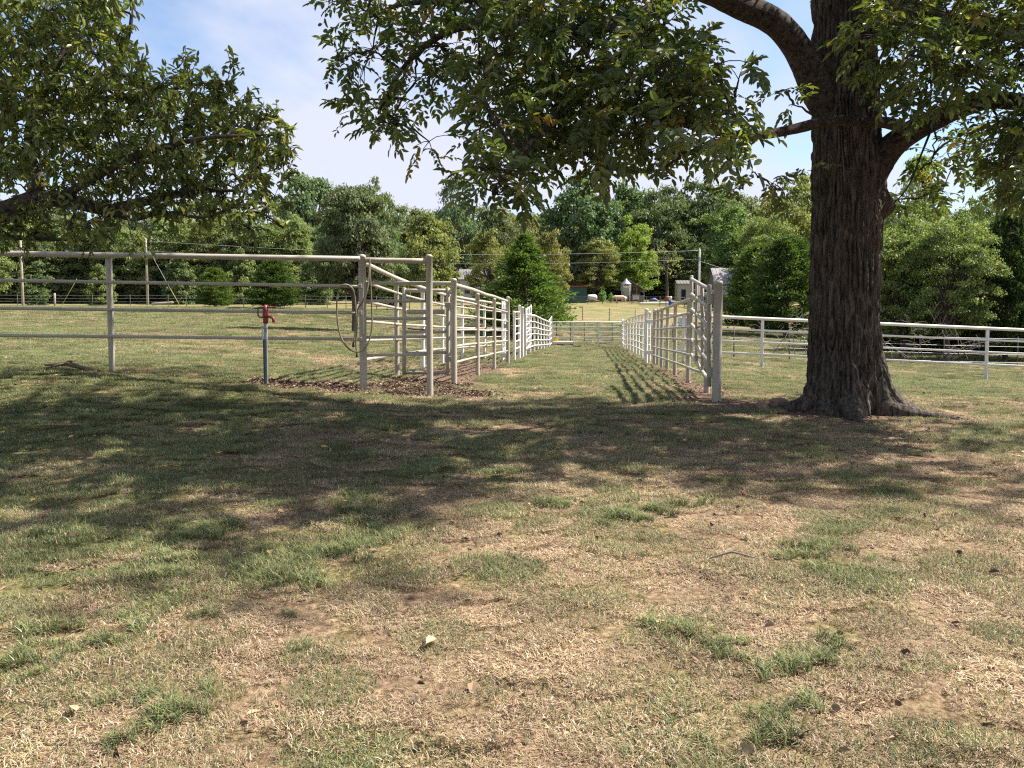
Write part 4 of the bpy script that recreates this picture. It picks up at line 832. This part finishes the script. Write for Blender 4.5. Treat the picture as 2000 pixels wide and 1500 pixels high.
# bark mulch and leaf litter
def chips(name, n_, fx, mat, L_, wf, lift=.012, label=None, cat=None, up=.35):
    x, y = fx(n_); z = gz(x, y) + rng.uniform(0, lift, len(x)); n_ = len(x); az = rng.uniform(0, 6.283, n_); D = np.stack([np.cos(az), np.sin(az), rng.normal(0, .25, n_)], 1); Lr = rng.uniform(*L_, n_)
    V, Fq = leaves6(np.stack([x, y, z], 1), D, rng.normal(0, up, (n_, 3)) + np.array((0, 0, 1)), Lr, Lr * rng.uniform(*wf, n_)); tt = np.repeat(rng.random(n_), 6)
    return tag(link(name, mesh_np(name, V, Fq, False, {'tint': tt}), mat), label, cat, kind='stuff')
def mat_litter(name, stops):
    m, n, l, b, o = newmat(name); a = n.new('ShaderNodeAttribute'); a.attribute_name = 'tint'; r = ramp(n, stops); l.new(a.outputs['Fac'], r.inputs[0]); l.new(r.outputs[0], b.inputs['Base Color']); b.inputs['Roughness'].default_value = .8; return m
def fmul(n_):
    x = np.concatenate([rng.uniform(-4, 6, n_), rng.uniform(-3.3, 0, n_)]); y = np.concatenate([rng.uniform(8.2, 21, n_), rng.uniform(9.7, 13, n_)]); k_ = mulchness(x, y) > rng.uniform(.06, .40, len(x)); k_ &= np.hypot(x - tb[0], y - tb[1]) > .6; return x[k_], y[k_]
chips('bark_mulch', 15000, fmul, mat_litter('mulch_chip', [(0, (.05, .032, .022)), (.55, (.14, .085, .055)), (.85, (.24, .16, .10)), (1, (.36, .27, .19))]), (.015, .06), (.25, .6), .025, 'brown bark mulch and litter under the pens', 'mulch', .5)
def flit(n_): x, y = grass_pts(1.4, 13, n_ / 140, 1.0); k_ = fbm(x * .8, y * .8, 3, 81) > .46; return x[k_], y[k_]
chips('leaf_litter', 4600, flit, mat_litter('dead_leaf', [(0, (.07, .042, .026)), (.6, (.20, .12, .07)), (.9, (.33, .22, .13)), (1, (.42, .31, .2))]), (.02, .055), (.4, .75), .032, 'scattered dry brown leaves in the grass', 'leaf litter', .7)
LEAFL = ['yellow leaf on the shaded grass between hydrant and corner post, nearest the fence', 'yellow leaf below the left fence post, farthest back at the left', 'yellow leaf in the shade below the hydrant', 'yellow leaf in the left shade midway between post and hydrant', 'pale yellow leaf in the shade, nearest the viewer below the hydrant', 'yellow leaf nearest the left border', 'yellow leaf on the shaded grass below the right gate post', 'pale yellow leaf on sunny grass below the tall corner posts', 'yellow leaf just in front of the big tree trunk', 'yellow leaf in the shade below the corner post, right of the hydrant',
    'tan curled leaf on dry grass below the alley, rightmost in the foreground', 'tan curled leaf on dry grass near the middle foreground', 'tan curled leaf at the bottom border left of centre', 'tan curled leaf at the bottom left corner']
M_YL = mat_simple('yellow_leaf', (.52, .36, .07), .6, .35, 30)
for k, (px, py) in enumerate(((575, 797), (188, 858), (422, 893), (240, 888), (515, 926), (75, 985), (1335, 868), (826, 978), (1560, 843), (640, 880), (1300, 1228), (850, 1262), (480, 1418), (150, 1410))):
    x, y = pxg(px, py); q = np.array((x, y, G(x, y) + .03)); L_ = rng.uniform(.04, .075); az = rng.uniform(0, 6.28)
    V, Fq = leaves6(np.array([[0, 0, 0.]]), np.array([[math.cos(az), math.sin(az), .12]]), np.array([[rng.normal(0, .25), rng.normal(-.15, .2), 1]]), np.array([L_]), np.array([L_ * .55]))
    V = np.vstack([V, V + (0, 0, .0015)]); Fq = np.vstack([Fq, Fq + 6])
    o = link('fallen_leaf', mesh_np('fallen_leaf', V, Fq), M_YL if k < 10 else mat_litter('tan_leaf', [(0, (.40, .26, .15)), (1, (.40, .26, .15))]), None, q)
    tag(o, LEAFL[k], 'leaf', 'yellow leaves on the shaded grass' if k < 10 else 'tan leaves in the foreground')

# ---------------------------------------------------------------- hydrant, hose, branch, stones
h0 = GP(517.5, 9.9); t = thing('yard_hydrant', h0, 'red frost-free yard hydrant on a dark tube in front of the left fence', 'hydrant')
D_ = 9.9; px2m = D_ / F; zt = lambda y: P(517, y, D_)[2]
MB().box((h0[0], D_, (h0[2] - .15 + zt(662)) / 2), (.052, .052, zt(662) - h0[2] + .15), .35).build('support_tube', M_CHAR, t, False, bevel=.004)
MB().box((h0[0] + .027, D_ - .03, (h0[2] - .1 + zt(640)) / 2), (.014, .012, zt(640) - h0[2] + .1), .0).build('light_face', M_GREYP, t, False, bevel=.003)  # strip paints the light right face of the dark tube in grey
MB().box((h0[0] - .022, D_ - .03, (zt(636) + zt(666)) / 2), (.012, .012, zt(636) - zt(666))).build('white_strip', M_WHITE, t, False, bevel=.003)
MB().tube([(h0[0] + .008, D_, zt(690)), (h0[0] + .008, D_, zt(628))], .021, 12).build('riser_pipe', M_GREYP, t)
hc = h0[0] + .010
MB().lathe((hc, D_, zt(632)), [(.024, 0), (.031, .01), (.033, .05), (.028, .065), (.036, .08), (.037, .11), (.030, .135), (.034, .15), (.034, .18), (.026, .2), (.02, .225), (.002, .232)], 14).build('head', M_RED, t)
lv = MB(); zz_ = zt(601); lv.tube([(hc, D_, zz_), (hc - .05, D_ - .01, zz_ + .012), (hc - .085, D_ - .012, zz_), (hc - .09, D_ - .012, zz_ - .07), (hc - .075, D_ - .012, zz_ - .115), (hc - .02, D_, zz_ - .12)], .0085, 8); lv.build('lever', M_DARKPIPE, t)
MB().tube([(hc, D_, zz_ + .01), (hc + .07, D_ - .01, zz_ + .006), (hc + .14, D_ - .01, zz_ + .01)], [.012, .008, .007], 8).build('linkage', M_RED, t)
MB().tube([(hc, D_, zt(619)), (hc + .06, D_ - .01, zt(618)), (hc + .095, D_ - .012, zt(621)), (hc + .105, D_ - .012, zt(629))], [.018, .016, .017, .021], 10).build('spout', M_RED, t)
t = thing('garden_hose', P(700, 690, 10.3), 'thin olive hose looped over the corner post and its rails', 'hose')
lp = [(722, 506, 10.34), (723, 540, 10.33), (726, 600, 10.32), (726.5, 640, 10.3), (720, 668, 10.27), (708, 684, 10.25), (693, 687, 10.25), (676, 676, 10.27), (663, 650, 10.28), (658, 610, 10.28), (659, 580, 10.28), (664, 562, 10.28), (672, 556, 10.29), (682, 558, 10.33), (691, 570, 10.35), (694.5, 600, 10.34), (695, 640, 10.33), (691, 668, 10.3)]
MB().tube(spline([P(*p) for p in lp], 8), .0105, 8).build('loop', M_HOSE, t)
l2 = [(722, 505, 10.34), (720, 540, 10.31), (717, 566, 10.28), (708, 590, 10.26), (699, 605, 10.27), (697, 640, 10.29), (695, 670, 10.29), (697, 690, 10.29)]
MB().tube(spline([P(*p) for p in l2], 8), .0105, 8).build('tail', M_HOSE, t)
for p in ((690, 673, 10.3), (697, 693, 10.29)):
    a = P(*p); MB().tube([a + (0, 0, .03), a, a - (0, 0, .02), a - (0, 0, .03)], [.011, .014, .018, .016], 8).build('coupling', M_BLACKRUB, t)
b0 = GP(130, 10.15); t = thing('fallen_branch', b0, 'forked dead limb lying in the grass left of the fence post', 'branch')
gb = lambda px, d, h: np.array((XP(px, d), d, G(XP(px, d), d) + h))
mb, _ = limb_mesh([gb(186, 9.9, .03), gb(165, 9.95, .05), gb(145, 10.0, .075), gb(125, 10.05, .09), gb(105, 10.1, .06), gb(86, 10.15, .05)], [.016, .026, .030, .030, .024, .012], 8, 12, .2); mb.build('main_piece', M_DRIFT, t)
mb, _ = limb_mesh([gb(128, 10.05, .09), gb(112, 10.0, .08), gb(95, 9.95, .05), gb(84, 9.9, .05)], [.016, .013, .010, .005], 8, 10, .2); mb.build('fork', M_DRIFT, t)
mb, _ = limb_mesh([gb(124, 10.05, .09), gb(135, 10.03, .125), gb(143, 10.0, .13)], [.02, .014, .006], 6, 8, .2); mb.build('stub', M_DRIFT, t)
def stone(c, s, label):
    a = rand_dir(1)[0]; th_ = np.linspace(0, np.pi, 11); ph = np.linspace(0, 2 * np.pi, 16, endpoint=False); V = np.array([(math.sin(a_) * math.cos(b_), math.sin(a_) * math.sin(b_), math.cos(a_)) for a_ in th_ for b_ in ph]); f = .75 + .5 * fbm(V[:, 0] * 1.6 + s[0] * 50, V[:, 1] * 1.6 + V[:, 2] * 2.1, 3, 33)
    V = np.sign(V) * np.abs(V) ** .75 * f[:, None] * np.array(s); Fq = np.array([(i_ * 16 + j_, i_ * 16 + (j_ + 1) % 16, (i_ + 1) * 16 + (j_ + 1) % 16, (i_ + 1) * 16 + j_) for i_ in range(10) for j_ in range(16)])
    tag(link('stone', mesh_np('stone', V, Fq, False), M_STONE, None, [float(q) for q in c]), label, 'stone')
for px, d, s, lab in ((1525, 9.75, (.11, .09, .075), 'larger reddish stone against the left of the tree trunk'), (1490, 9.45, (.075, .06, .055), 'brown stone in the mulch left of the tree trunk'), (1535, 9.45, (.06, .05, .03), 'small pale stone at the foot of the left root')):
    q = GP(px, d); stone(q + (0, 0, s[2] * .45), s, lab)
q = GP(605, 10.0); tag(MB().box(q + (0, 0, .01), (.17, .05, .018), .1).build('bark_slab', M_DRIFT, None, False, loc=q), 'flat dark slab of bark in the mulch by the hydrant', 'bark')
for k, (px, py, ln, lab) in enumerate(((1430, 1108, .24, 'grey twig lying on the sunny grass right of centre'), (1150, 800, .2, 'dark twig heap on the grass in front of the alley'), (1005, 875, .22, 'thin dry twig on the shaded grass near centre'))):
    x, y = pxg(px, py); z = G(x, y) + .045; mb = MB(); mb.tube([(x - ln / 2, y, z), (x, y + .02, z + .03), (x + ln / 2, y - .03, z + .01)], [.004, .006, .003], 6); mb.tube([(x, y + .02, z + .03), (x + .07, y + .06, z + .05)], [.004, .002], 5)
    tag(mb.build('twig', M_DEAD if k == 0 else M_DRIFT, None, True, loc=(x, y, z)), lab, 'twig')
# bare brush piles behind the white fence
for px, d, s_, lab in ((1555, 27, 1.0, 'grey bare brush sticking up left of the big trunk behind the fence'), (1770, 28, 1.25, 'tangle of pale dead branches right of the big trunk behind the fence'), (1870, 28.5, 1.1, 'arching dead grey limbs under the dark cedar')):
    q = GP(px, d); t = thing('dead_brush', q, lab, 'brush')
    for k in range(7):
        mb = MB(); az = rng.uniform(-.3, 3.4); ln = rng.uniform(.9, 1.7) * s_; a = q + np.array((rng.normal(0, .5), rng.normal(0, .3), .2)); e = a + np.array((math.cos(az) * ln, rng.normal(0, .3), abs(math.sin(az)) * ln * .75 + .5))
        br = branch(mb, a, e, .015, .004, .12, 7, 6, .1)
        for z_ in range(4): branch(mb, br[2 + z_], br[2 + z_] + rand_dir(1)[0] * np.array((.5, .3, .4)) + (0, 0, .1), .009, .003, .1, 4, 4)
        mb.build('branch', M_DEAD, t)

# ---------------------------------------------------------------- utility poles and lines
def pole(px, d, top, lab, r=.13, arm=True, mat=M_WOODPOLE):
    q = GP(px, d); t = thing('utility_pole', q, lab, 'pole'); zt_ = P(px, top, d)[2]; MB().tube([q - (0, 0, .3), (q[0], q[1], (q[2] + zt_) / 2), (q[0], q[1], zt_)], [r, r * .9, r * .75], 10).build('shaft', mat, t)
    if arm:
        MB().box((q[0], q[1] - r, zt_ - 1.25), (.25, .3, .5)).build('bracket', M_GALV, t, False, bevel=.03); MB().lathe((q[0], q[1], zt_), [(.05, 0), (.07, .08), (.04, .16), (.002, .2)], 8).build('insulator', M_WHITE, t)
    return np.array((q[0], q[1], zt_))
M_PALEPOLE = mat_simple('bleached_pole', (.56, .55, .53), .8, .25, 3)
pa = pole(1364, 105, 487, 'pale utility pole in front of the farm trees right of centre', .15, True, M_PALEPOLE)
pb = pole(290, 95, 468, 'utility pole with guy wire at the left wood edge', .15); pc = pole(47, 86, 470, 'leftmost utility pole behind the pasture', .14)
for dz, lab in ((-.15, 'upper power line crossing in front of the trees'), (-1.3, 'lower power line crossing in front of the trees')):
    s = np.linspace(0, 1, 40)[:, None]; q = pa + (pb - pa) * s; q[:, 2] += dz - 1.0 * np.sin(np.pi * s[:, 0]); tag(MB().tube(q, .016, 5).build('power_line', M_WIRE, None, True, loc=pa + (0, 0, dz)), lab, 'wire')
s = np.linspace(0, 1, 12)[:, None]; e = P(1600, 560, 100); q = pa + (0, 0, -1.5) + (e - pa) * s; tag(MB().tube(q, .02, 5).build('service_line', M_WIRE, None, True, loc=pa + (0, 0, -1.5)), 'thin service line dropping right from the pale pole', 'wire')
M_GUY = mat_simple('yellow_guy_guard', (.40, .34, .08), .5, .2, 3); t = thing('guy_wire', GP(352, 95), 'slanting guy wire with yellow guard right of the second pole', 'wire')
g1 = GP(352, 95); a = P(300, 505, 95); MB().tube([g1, a], .012, 6).build('cable', M_WIRE, t); cb = t.children[0]; MB().tube([g1, g1 + (a - g1) * .35], .03, 6).build('guard', M_GUY, t, under=cb)
t = thing('guy_wire', GP(122, 88), 'yellow slanting guy guard between the two left poles', 'wire'); g1 = GP(122, 88); a = P(150, 545, 88); MB().tube([g1, a], .028, 6).build('guard', M_GUY, t)
q = GP(312, 92); tag(MB().tube([q + (-.8, 0, .15), q + (.2, 0, .22), q + (1.6, 0, .35)], [.15, .16, .12], 10).build('downed_log', M_WOODPOLE, None, True, loc=q), 'pale log lying at the foot of the second left pole', 'log')

# ---------------------------------------------------------------- farmyard in the distance
DF = 140.0; k_ = DF / F
def fx(px): return XP(px, DF)
def gable(root, x0, x1, y, dep, zb, zw, zr, wall, roof, over=.25, rname='roof', ridge_x=True):
    """walls and a pitched roof with thickness; ridge along x"""
    mb = MB(); ym = y + dep / 2
    mb.add([(x0, y, zb), (x1, y, zb), (x1, y, zw), (x0, y, zw), (x0, y + dep, zb), (x1, y + dep, zb), (x1, y + dep, zw), (x0, y + dep, zw), (x0, ym, zr), (x1, ym, zr)], [(0, 1, 2, 3), (5, 4, 7, 6), (4, 0, 3, 7), (1, 5, 6, 2)]); mb.F3.append(np.array([(3, 8, 7), (2, 6, 9)])); mb.build('wall', wall, root, False)
    sl = (zr - zw) / (dep / 2)
    for sg in (-1, 1):
        ye = ym + sg * (dep / 2 + over); ze = zw - sl * over; m2 = MB(); tt = .08
        m2.add([(x0 - over, ym, zr + .02), (x1 + over, ym, zr + .02), (x1 + over, ye, ze + .02), (x0 - over, ye, ze + .02), (x0 - over, ym, zr + .02 + tt), (x1 + over, ym, zr + .02 + tt), (x1 + over, ye, ze + .02 + tt), (x0 - over, ye, ze + .02 + tt)], [(0, 3, 2, 1), (4, 5, 6, 7), (0, 1, 5, 4), (3, 7, 6, 2), (0, 4, 7, 3), (1, 2, 6, 5)])
        ro = m2.build(rname, roof, root, False)
        if sg < 0:
            for xx in np.arange(x0 - over + .2, x1 + over, .55):
                m3 = MB().tube([(xx, ym, zr + .12), (xx, ye, ze + .12)], .03, 5, False); o = m3.build('rib', roof, root, True, under=ro); 
q = GP(1395, 122); x0, x1 = XP(1398, 122), XP(1452, 122)
t = thing('barn', (x0, 122, q[2]), 'grey barn with pale ribbed metal roof half hidden by cedars', 'barn'); gable(t, x0, x1, 122, 5.5, q[2] - .3, P(0, 553, 122)[2], P(0, 524, 124)[2], M_WALLG, M_TARP)
MB().box(((x0 + x1) / 2 + .3, 121.2, P(0, 567, 121)[2]), (3.4, 1.2, 1.3)).build('lean_to', M_WALLW, t, False, bevel=.03); MB().box((x0 - .35, 121.9, P(0, 543, 122)[2]), (.3, .2, 1.0)).build('vent_pipe', M_WHITE, t, False, bevel=.03)
x0, x1 = XP(1101, 138), XP(1145, 138); g = G((x0 + x1) / 2, 138); zt_ = P(0, 560, 138)[2]
t = thing('green_shed', ((x0 + x1) / 2, 138, g), 'dark green ribbed steel shed with a red roof edge in the farmyard', 'shed')
MB().box(((x0 + x1) / 2, 139.4, (g + zt_) / 2 - .1), (x1 - x0, 2.8, zt_ - g + .2)).build('wall', M_GREEN, t, False, bevel=.03); gw = t.children[0]
for z in np.arange(g + .3, zt_ - .1, .28): MB().box(((x0 + x1) / 2, 137.98, z), (x1 - x0 - .04, .05, .09)).build('rib', M_GREEN, t, False, under=gw)
MB().box(((x0 + x1) / 2, 139.3, zt_ + .07), (x1 - x0 + .3, 3.2, .12)).build('roof', M_REDROOF, t, False, bevel=.02)
c = GP(1156, 141); t = thing('propane_tank', c, 'white horizontal gas tank right of the green shed', 'tank'); MB().tube([c + (-.75, 0, .85), c + (-.6, 0, .85), c + (0, 0, .85), c + (.6, 0, .85), c + (.75, 0, .85)], [.42, .52, .53, .52, .42], 16).build('vessel', M_WHITE, t)
for s in (-.45, .45): MB().box(c + (s, 0, .2), (.12, .7, .5)).build('leg', M_GALV, t, False)
c = GP(1221.5, 140); zt_ = P(0, 545, DF)[2]; g = c[2]; H_ = zt_ - g
t = thing('feed_bin', c, 'galvanised feed bin with cone roof and a red and white sign', 'bin'); R_ = 10.3 * k_
MB().lathe((c[0], c[1], g), [(R_ * .18, H_ * .16), (R_, H_ * .52), (R_ * 1.0, H_ * .8)], 24).build('hopper', M_GALV, t, True); MB().lathe((c[0], c[1], g), [(R_ * 1.07, H_ * .78), (R_ * .25, H_ * .97), (R_ * .25, H_), (R_ * .01, H_ + .05)], 24).build('roof', M_GALV, t, True)
for a in (.5, 2.1, 3.7, 5.3): MB().tube([(c[0] + R_ * math.cos(a), c[1] + R_ * math.sin(a), g - .1), (c[0] + R_ * math.cos(a), c[1] + R_ * math.sin(a), g + H_ * .6)], .06, 6).build('leg', M_GALV, t)
sg = MB().box((c[0] - .05, c[1] - R_ - .03, g + H_ * .70), (1.05, .04, .62)).build('sign', M_WHITE, t, False); MB().box((c[0] - .05, c[1] - R_ - .06, g + H_ * .73), (.95, .03, .22)).build('red_band', M_RED, t, False, under=sg)
x0, x1 = fx(1237), fx(1266); c = GP(1250, 146); t = thing('open_shed', c, 'dark open-sided lean-to with a pale sloping roof right of the feed bin', 'shed'); zt_ = P(0, 548, 146)[2]
for xx, hh in ((x0, 1), (x0 + (x1 - x0) * .5, .85), (x1, .5)): MB().tube([(xx, 145, c[2] - .2), (xx, 145, c[2] + (zt_ - c[2]) * hh)], .08, 6).build('post', M_WOODPOLE, t)
mb = MB(); mb.add([(x0 - .3, 144.5, zt_), (x1 + .5, 144.5, c[2] + (zt_ - c[2]) * .45), (x1 + .5, 149, c[2] + (zt_ - c[2]) * .45), (x0 - .3, 149, zt_), (x0 - .3, 144.5, zt_ + .1), (x1 + .5, 144.5, c[2] + (zt_ - c[2]) * .45 + .1), (x1 + .5, 149, c[2] + (zt_ - c[2]) * .45 + .1), (x0 - .3, 149, zt_ + .1)], [(0, 1, 2, 3), (4, 7, 6, 5), (0, 4, 5, 1), (2, 6, 7, 3), (0, 3, 7, 4), (1, 5, 6, 2)]); mb.build('roof', M_TARP, t, False)
MB().box(((x0 + x1) / 2, 148.9, c[2] + 1), (x1 - x0, .1, 2.2)).build('back_wall', M_WALLG, t, False)
c = GP(1241, 138); t = thing('white_hutch', c, 'small whitish box hutch in front of the open shed', 'hutch'); MB().box(c + (0, 0, .85), (.95, .8, .7)).build('body', M_CONC, t, False, bevel=.03); MB().box(c + (0, -.1, 1.25), (1.1, 1, .08)).build('lid', M_WHITE, t, False); MB().box(c + (.9, 0, .6), (.8, .6, 1.1)).build('side_bin', M_WALLG, t, False, bevel=.03)
for s in (-.4, .4): MB().box(c + (s, 0, .25), (.08, .6, .6)).build('leg', M_WOODPOLE, t, False)
x0, x1 = XP(1322, 146), XP(1346, 146); c = GP(1334, 146); t = thing('white_shed', c, 'little white shed with dark doorways behind the pens', 'shed'); zt_ = P(0, 551, 146)[2]; gable(t, x0, x1, 146, 2.4, c[2] - .2, zt_ - .3, zt_ + .3, M_WALLW, M_WALLG, .15)
for s, w_ in ((.45, .35),): MB().box((x0 + (x1 - x0) * s + .1, 145.95, c[2] + 1.0), ((x1 - x0) * w_, .06, 2.0)).build('doorway', M_GLASS, t, False)
x0, x1 = XP(898, 125), XP(975, 125); c = GP(935, 125); t = thing('white_building', c, 'pale farm building mostly hidden behind the large cedar', 'building'); gable(t, x0, x1, 125, 6, c[2] - .3, P(0, 545, 125)[2], P(0, 527, 128)[2], M_WALLW, M_TARP)
MB().box((x0 + 2.9, 124.95, c[2] + 1.2), (.9, .06, 2.1)).build('door', M_WALLG, t, False, bevel=.01)
for xx in (1.2, 4.6): MB().box((x0 + xx, 124.95, c[2] + 1.9), (.8, .06, .9)).build('window', M_GLASS, t, False, bevel=.01)
x0, x1 = XP(1062, 150), XP(1096, 150); c = GP(1080, 150); t = thing('farmhouse', c, 'white and pale blue house glimpsed right of the large cedar', 'house'); gable(t, x0, x1, 150, 5, c[2] - .3, P(0, 534, 150)[2], P(0, 518, 152)[2], M_WALLW, M_TARP)
for xx in (.8, 2.1): f = MB().box((x0 + xx, 149.96, c[2] + 3.6), (.7, .06, 1.1)).build('window', M_GLASS, t, False, bevel=.01)
# pickup truck
c = GP(1096, 143); t = thing('pickup_truck', c, 'red and white pickup truck parked behind the green shed', 'truck'); L_ = 2.7
prf = [(-L_, .55), (-L_, 1.15), (-L_ + .1, 1.2), (-.2, 1.25), (-.05, 1.28), (.35, 1.85), (.5, 1.92), (1.35, 1.92), (1.55, 1.3), (L_, 1.15), (L_, .55)][::-1]
def extrude(mb, prf, c, w_):
    n_ = len(prf); V = [(c[0] + a, c[1] - w_ / 2, c[2] + b_) for a, b_ in prf] + [(c[0] + a, c[1] + w_ / 2, c[2] + b_) for a, b_ in prf]; mb.add(V, [(i_, (i_ + 1) % n_, n_ + (i_ + 1) % n_, n_ + i_) for i_ in range(n_)])
    for o_, sgn in ((0, 1), (n_, -1)):
        ctr = len(V) + (0 if o_ == 0 else 1); mb.V.append(np.array([np.mean(V[o_:o_ + n_], 0)])); mb.F3.append(np.array([(mb.n, mb.n - len(V) - (0 if o_ == 0 else 1) + o_ + i_, mb.n - len(V) - (0 if o_ == 0 else 1) + o_ + (i_ + 1) % n_)[::1] for i_ in range(n_)])); mb.n += 1
    return mb
extrude(MB(), [(-L_, .5), (-L_, 1.12), (-L_ + .1, 1.18), (L_ - .15, 1.12), (L_, 1.0), (L_, .5)], c, 1.85).build('body', M_TRUCKRED, t, False, bevel=.04)
extrude(MB(), [(-1.5, 1.16), (-1.35, 1.85), (-1.2, 1.92), (-.2, 1.92), (.35, 1.16)], c, 1.65).build('cab', M_TRUCKW, t, False, bevel=.05)
for a, b_ in ((-1.15, -.65), (-.55, -.1)): extrude(MB(), [(a, 1.3), (a + .03, 1.75), (b_ - .05, 1.75), (b_ + .05, 1.3)], c, 1.69).build('window', M_GLASS, t, False)
for xx in (-1.75, 1.7):
    for yy in (-.8, .8): w_ = MB().tube([c + (xx, yy - .12, .36), c + (xx, yy + .12, .36)], .37, 16).build('wheel', M_BLACKRUB, t); MB().tube([c + (xx, yy - .15, .36), c + (xx, yy + .15, .36)], .18, 10).build('rim', M_GALV, t, under=w_)
# cow: one continuous skin
c = GP(1212, 134); verts = [(0, 0, 1.0), (-.45, 0, 1.02), (-.85, 0, 1.05), (-1.05, 0, 1.12), (-1.25, 0, 1.05), (-1.5, 0, .88), (.45, 0, 1.02), (.8, 0, 1.05), (.98, 0, .98), (1.04, 0, .55)]; edges = [(0, 1), (1, 2), (2, 3), (3, 4), (4, 5), (0, 6), (6, 7), (7, 8), (8, 9)]; rad = [.33, .34, .30, .22, .17, .10, .33, .29, .08, .03]
for xx, at in ((-.72, 2), (.72, 7)):
    for yy in (-.19, .19):
        b_ = len(verts); verts += [(xx, yy, .75), (xx + (.05 if xx > 0 else 0), yy, .42), (xx, yy, .03)]; edges += [(at, b_), (b_, b_ + 1), (b_ + 1, b_ + 2)]; rad += [.14, .075, .06]
me = bpy.data.meshes.new('cow'); me.from_pydata(verts, edges, []); o = link('body', me, M_COW); o.modifiers.new('skin', 'SKIN').use_smooth_shade = True
for v_, r_ in zip(me.skin_vertices[0].data, rad): v_.radius = (r_, r_)
me.skin_vertices[0].data[0].use_root = True; o.modifiers.new('sub', 'SUBSURF').render_levels = 1
t = thing('cow', c, 'pale spotted cow standing side-on beyond the wire fence', 'cow'); o.parent = t
for yy in (-.14, .14): MB().tube([c + (-1.28, yy * .7, 1.12), c + (-1.24, yy * 1.8, 1.15)], [.05, .03], 6).build('ear', M_COW, t)
# pen, barrel, tote, yellow box, slab, straw, plants
M_TUBE = mat_simple('dark_pen_pipe', (.08, .06, .055), .6, .3, 5); q0 = GP(1290, 122); t = thing('pen_panel', q0, 'dark tubular livestock pen in front of the white shed', 'pen')
for xx in np.linspace(XP(1288, 122), XP(1336, 122), 5): MB().tube([(xx, 122, G(xx, 122) - .1), (xx, 122, G(xx, 122) + 1.5)], .05, 6).build('post', M_TUBE, t)
for hh in (.4, .9, 1.4): MB().tube([(XP(1288, 122), 122, G(XP(1288, 122), 122) + hh), (XP(1336, 122), 122, G(XP(1336, 122), 122) + hh)], .04, 6).build('rail', M_TUBE, t)
c = GP(1309, 120); t = thing('blue_barrel', c, 'blue barrel stack standing at the pen', 'barrel'); MB().lathe(c, [(.02, .02), (.29, .02), (.3, .3), (.32, .35), (.3, .4), (.3, .62), (.32, .67), (.29, .95), (.02, .97)], 14).build('lower_barrel', M_BLUE, t); MB().lathe(c + (-.05, 0, .97), [(.02, .0), (.2, .02), (.22, .5), (.19, .6), (.02, .62)], 12).build('upper_barrel', M_WHITE, t)
c = GP(1335, 62); t = thing('white_tote', c, 'white boxy stock tank with dark base seen through the right alley rails', 'tank'); MB().box(c + (0, 0, .5), (.74, .7, .7)).build('tank', M_WHITE, t, False, bevel=.06); MB().box(c + (0, 0, .07), (.8, .76, .16)).build('base', M_CHAR, t, False, bevel=.02); MB().box(c + (.02, -.36, .5), (.03, .03, .7)).build('strap', M_CHAR, t, False)
c = GP(1083.5, 45.0); t = thing('yellow_box', c, 'yellow plastic feeder box at the far end of the alley', 'box'); z0 = P(0, 675, 45)[2]; z1 = P(0, 657, 45)[2]; MB().box((c[0], 45, (z0 + z1) / 2), (.33, .35, z1 - z0), .15).build('body', M_YELLOW, t, False, bevel=.03); MB().box((c[0] - .08, 45.0, z1 + .06), (.12, .12, .13)).build('cap', M_YELLOW, t, False, bevel=.02); MB().box((c[0], 45, z1 + .012), (.36, .38, .025), .15).build('lid', M_WHITE, t, False, bevel=.01)
q = GP(1098, 45.0); tag(MB().box(q + (0, .1, .06), (1.3, 1.9, .16)).build('concrete_slab', M_CONC, None, False, loc=q, bevel=.02), 'pale concrete slab under the yellow box', 'slab')
q = GP(1272, 126); tag(MB().box(q + (.6, 0, .25), (5.0, 1.0, .3), .05).build('white_feed_trough', M_WHITE, None, False, loc=q, bevel=.08), 'long low white trough lying left of the pen', 'trough')
for px, d, lab, mt, s in ((1275, 143, 'teal boat-shaped trough by the tree trunks', M_BLUE, (1.6, .8, .6)), (1302, 144, 'dull red implement among the farm trees', M_RED, (1.1, .8, .9)), (1126, 150, 'grey car partly visible above the green shed', M_GALV, (3.6, 1.7, 1.3)), (1205, 152, 'heap of orange straw behind the feed bin', M_STRAW, (2.2, 1.6, 1.0))):
    q = GP(px, d); sx, sy, sz = s; mb = MB(); V = []
    for i_, zf, f in ((0, 0, .85), (1, .35, 1), (2, .6, .95), (3, .8, .6), (4, 1, .45)):
        V += [(f * sx / 2 * math.copysign(abs(math.cos(a)) ** .6, math.cos(a)), f * sy / 2 * math.copysign(abs(math.sin(a)) ** .6, math.sin(a)), zf * sz) for a in np.linspace(0, 2 * np.pi, 12, endpoint=False)]
    V.append((0, 0, sz)); mb.add(np.array(V) + q, [(i_ * 12 + j_, i_ * 12 + (j_ + 1) % 12, (i_ + 1) * 12 + (j_ + 1) % 12, (i_ + 1) * 12 + j_) for i_ in range(4) for j_ in range(12)]); mb.F3.append(np.array([(48 + j_, 48 + (j_ + 1) % 12, 60) for j_ in range(12)]))
    tag(mb.build(lab.split()[-1] if 0 else ['trough', 'implement', 'parked_car', 'straw_heap'][(1275, 1302, 1126, 1205).index(px)], mt, None, True, loc=q), lab, ['trough', 'implement', 'car', 'straw'][(1275, 1302, 1126, 1205).index(px)])
for px, d, tp, wp, lab in ((1176, 139, 568, 18, 'bright leafy garden plant left of the feed bin'), (1193, 138, 572, 12, 'smaller garden plant near the cow')):
    tree('broad', px, tp, d, wp, (1.2, 1.9, 1.0), lab, name='garden_plant')
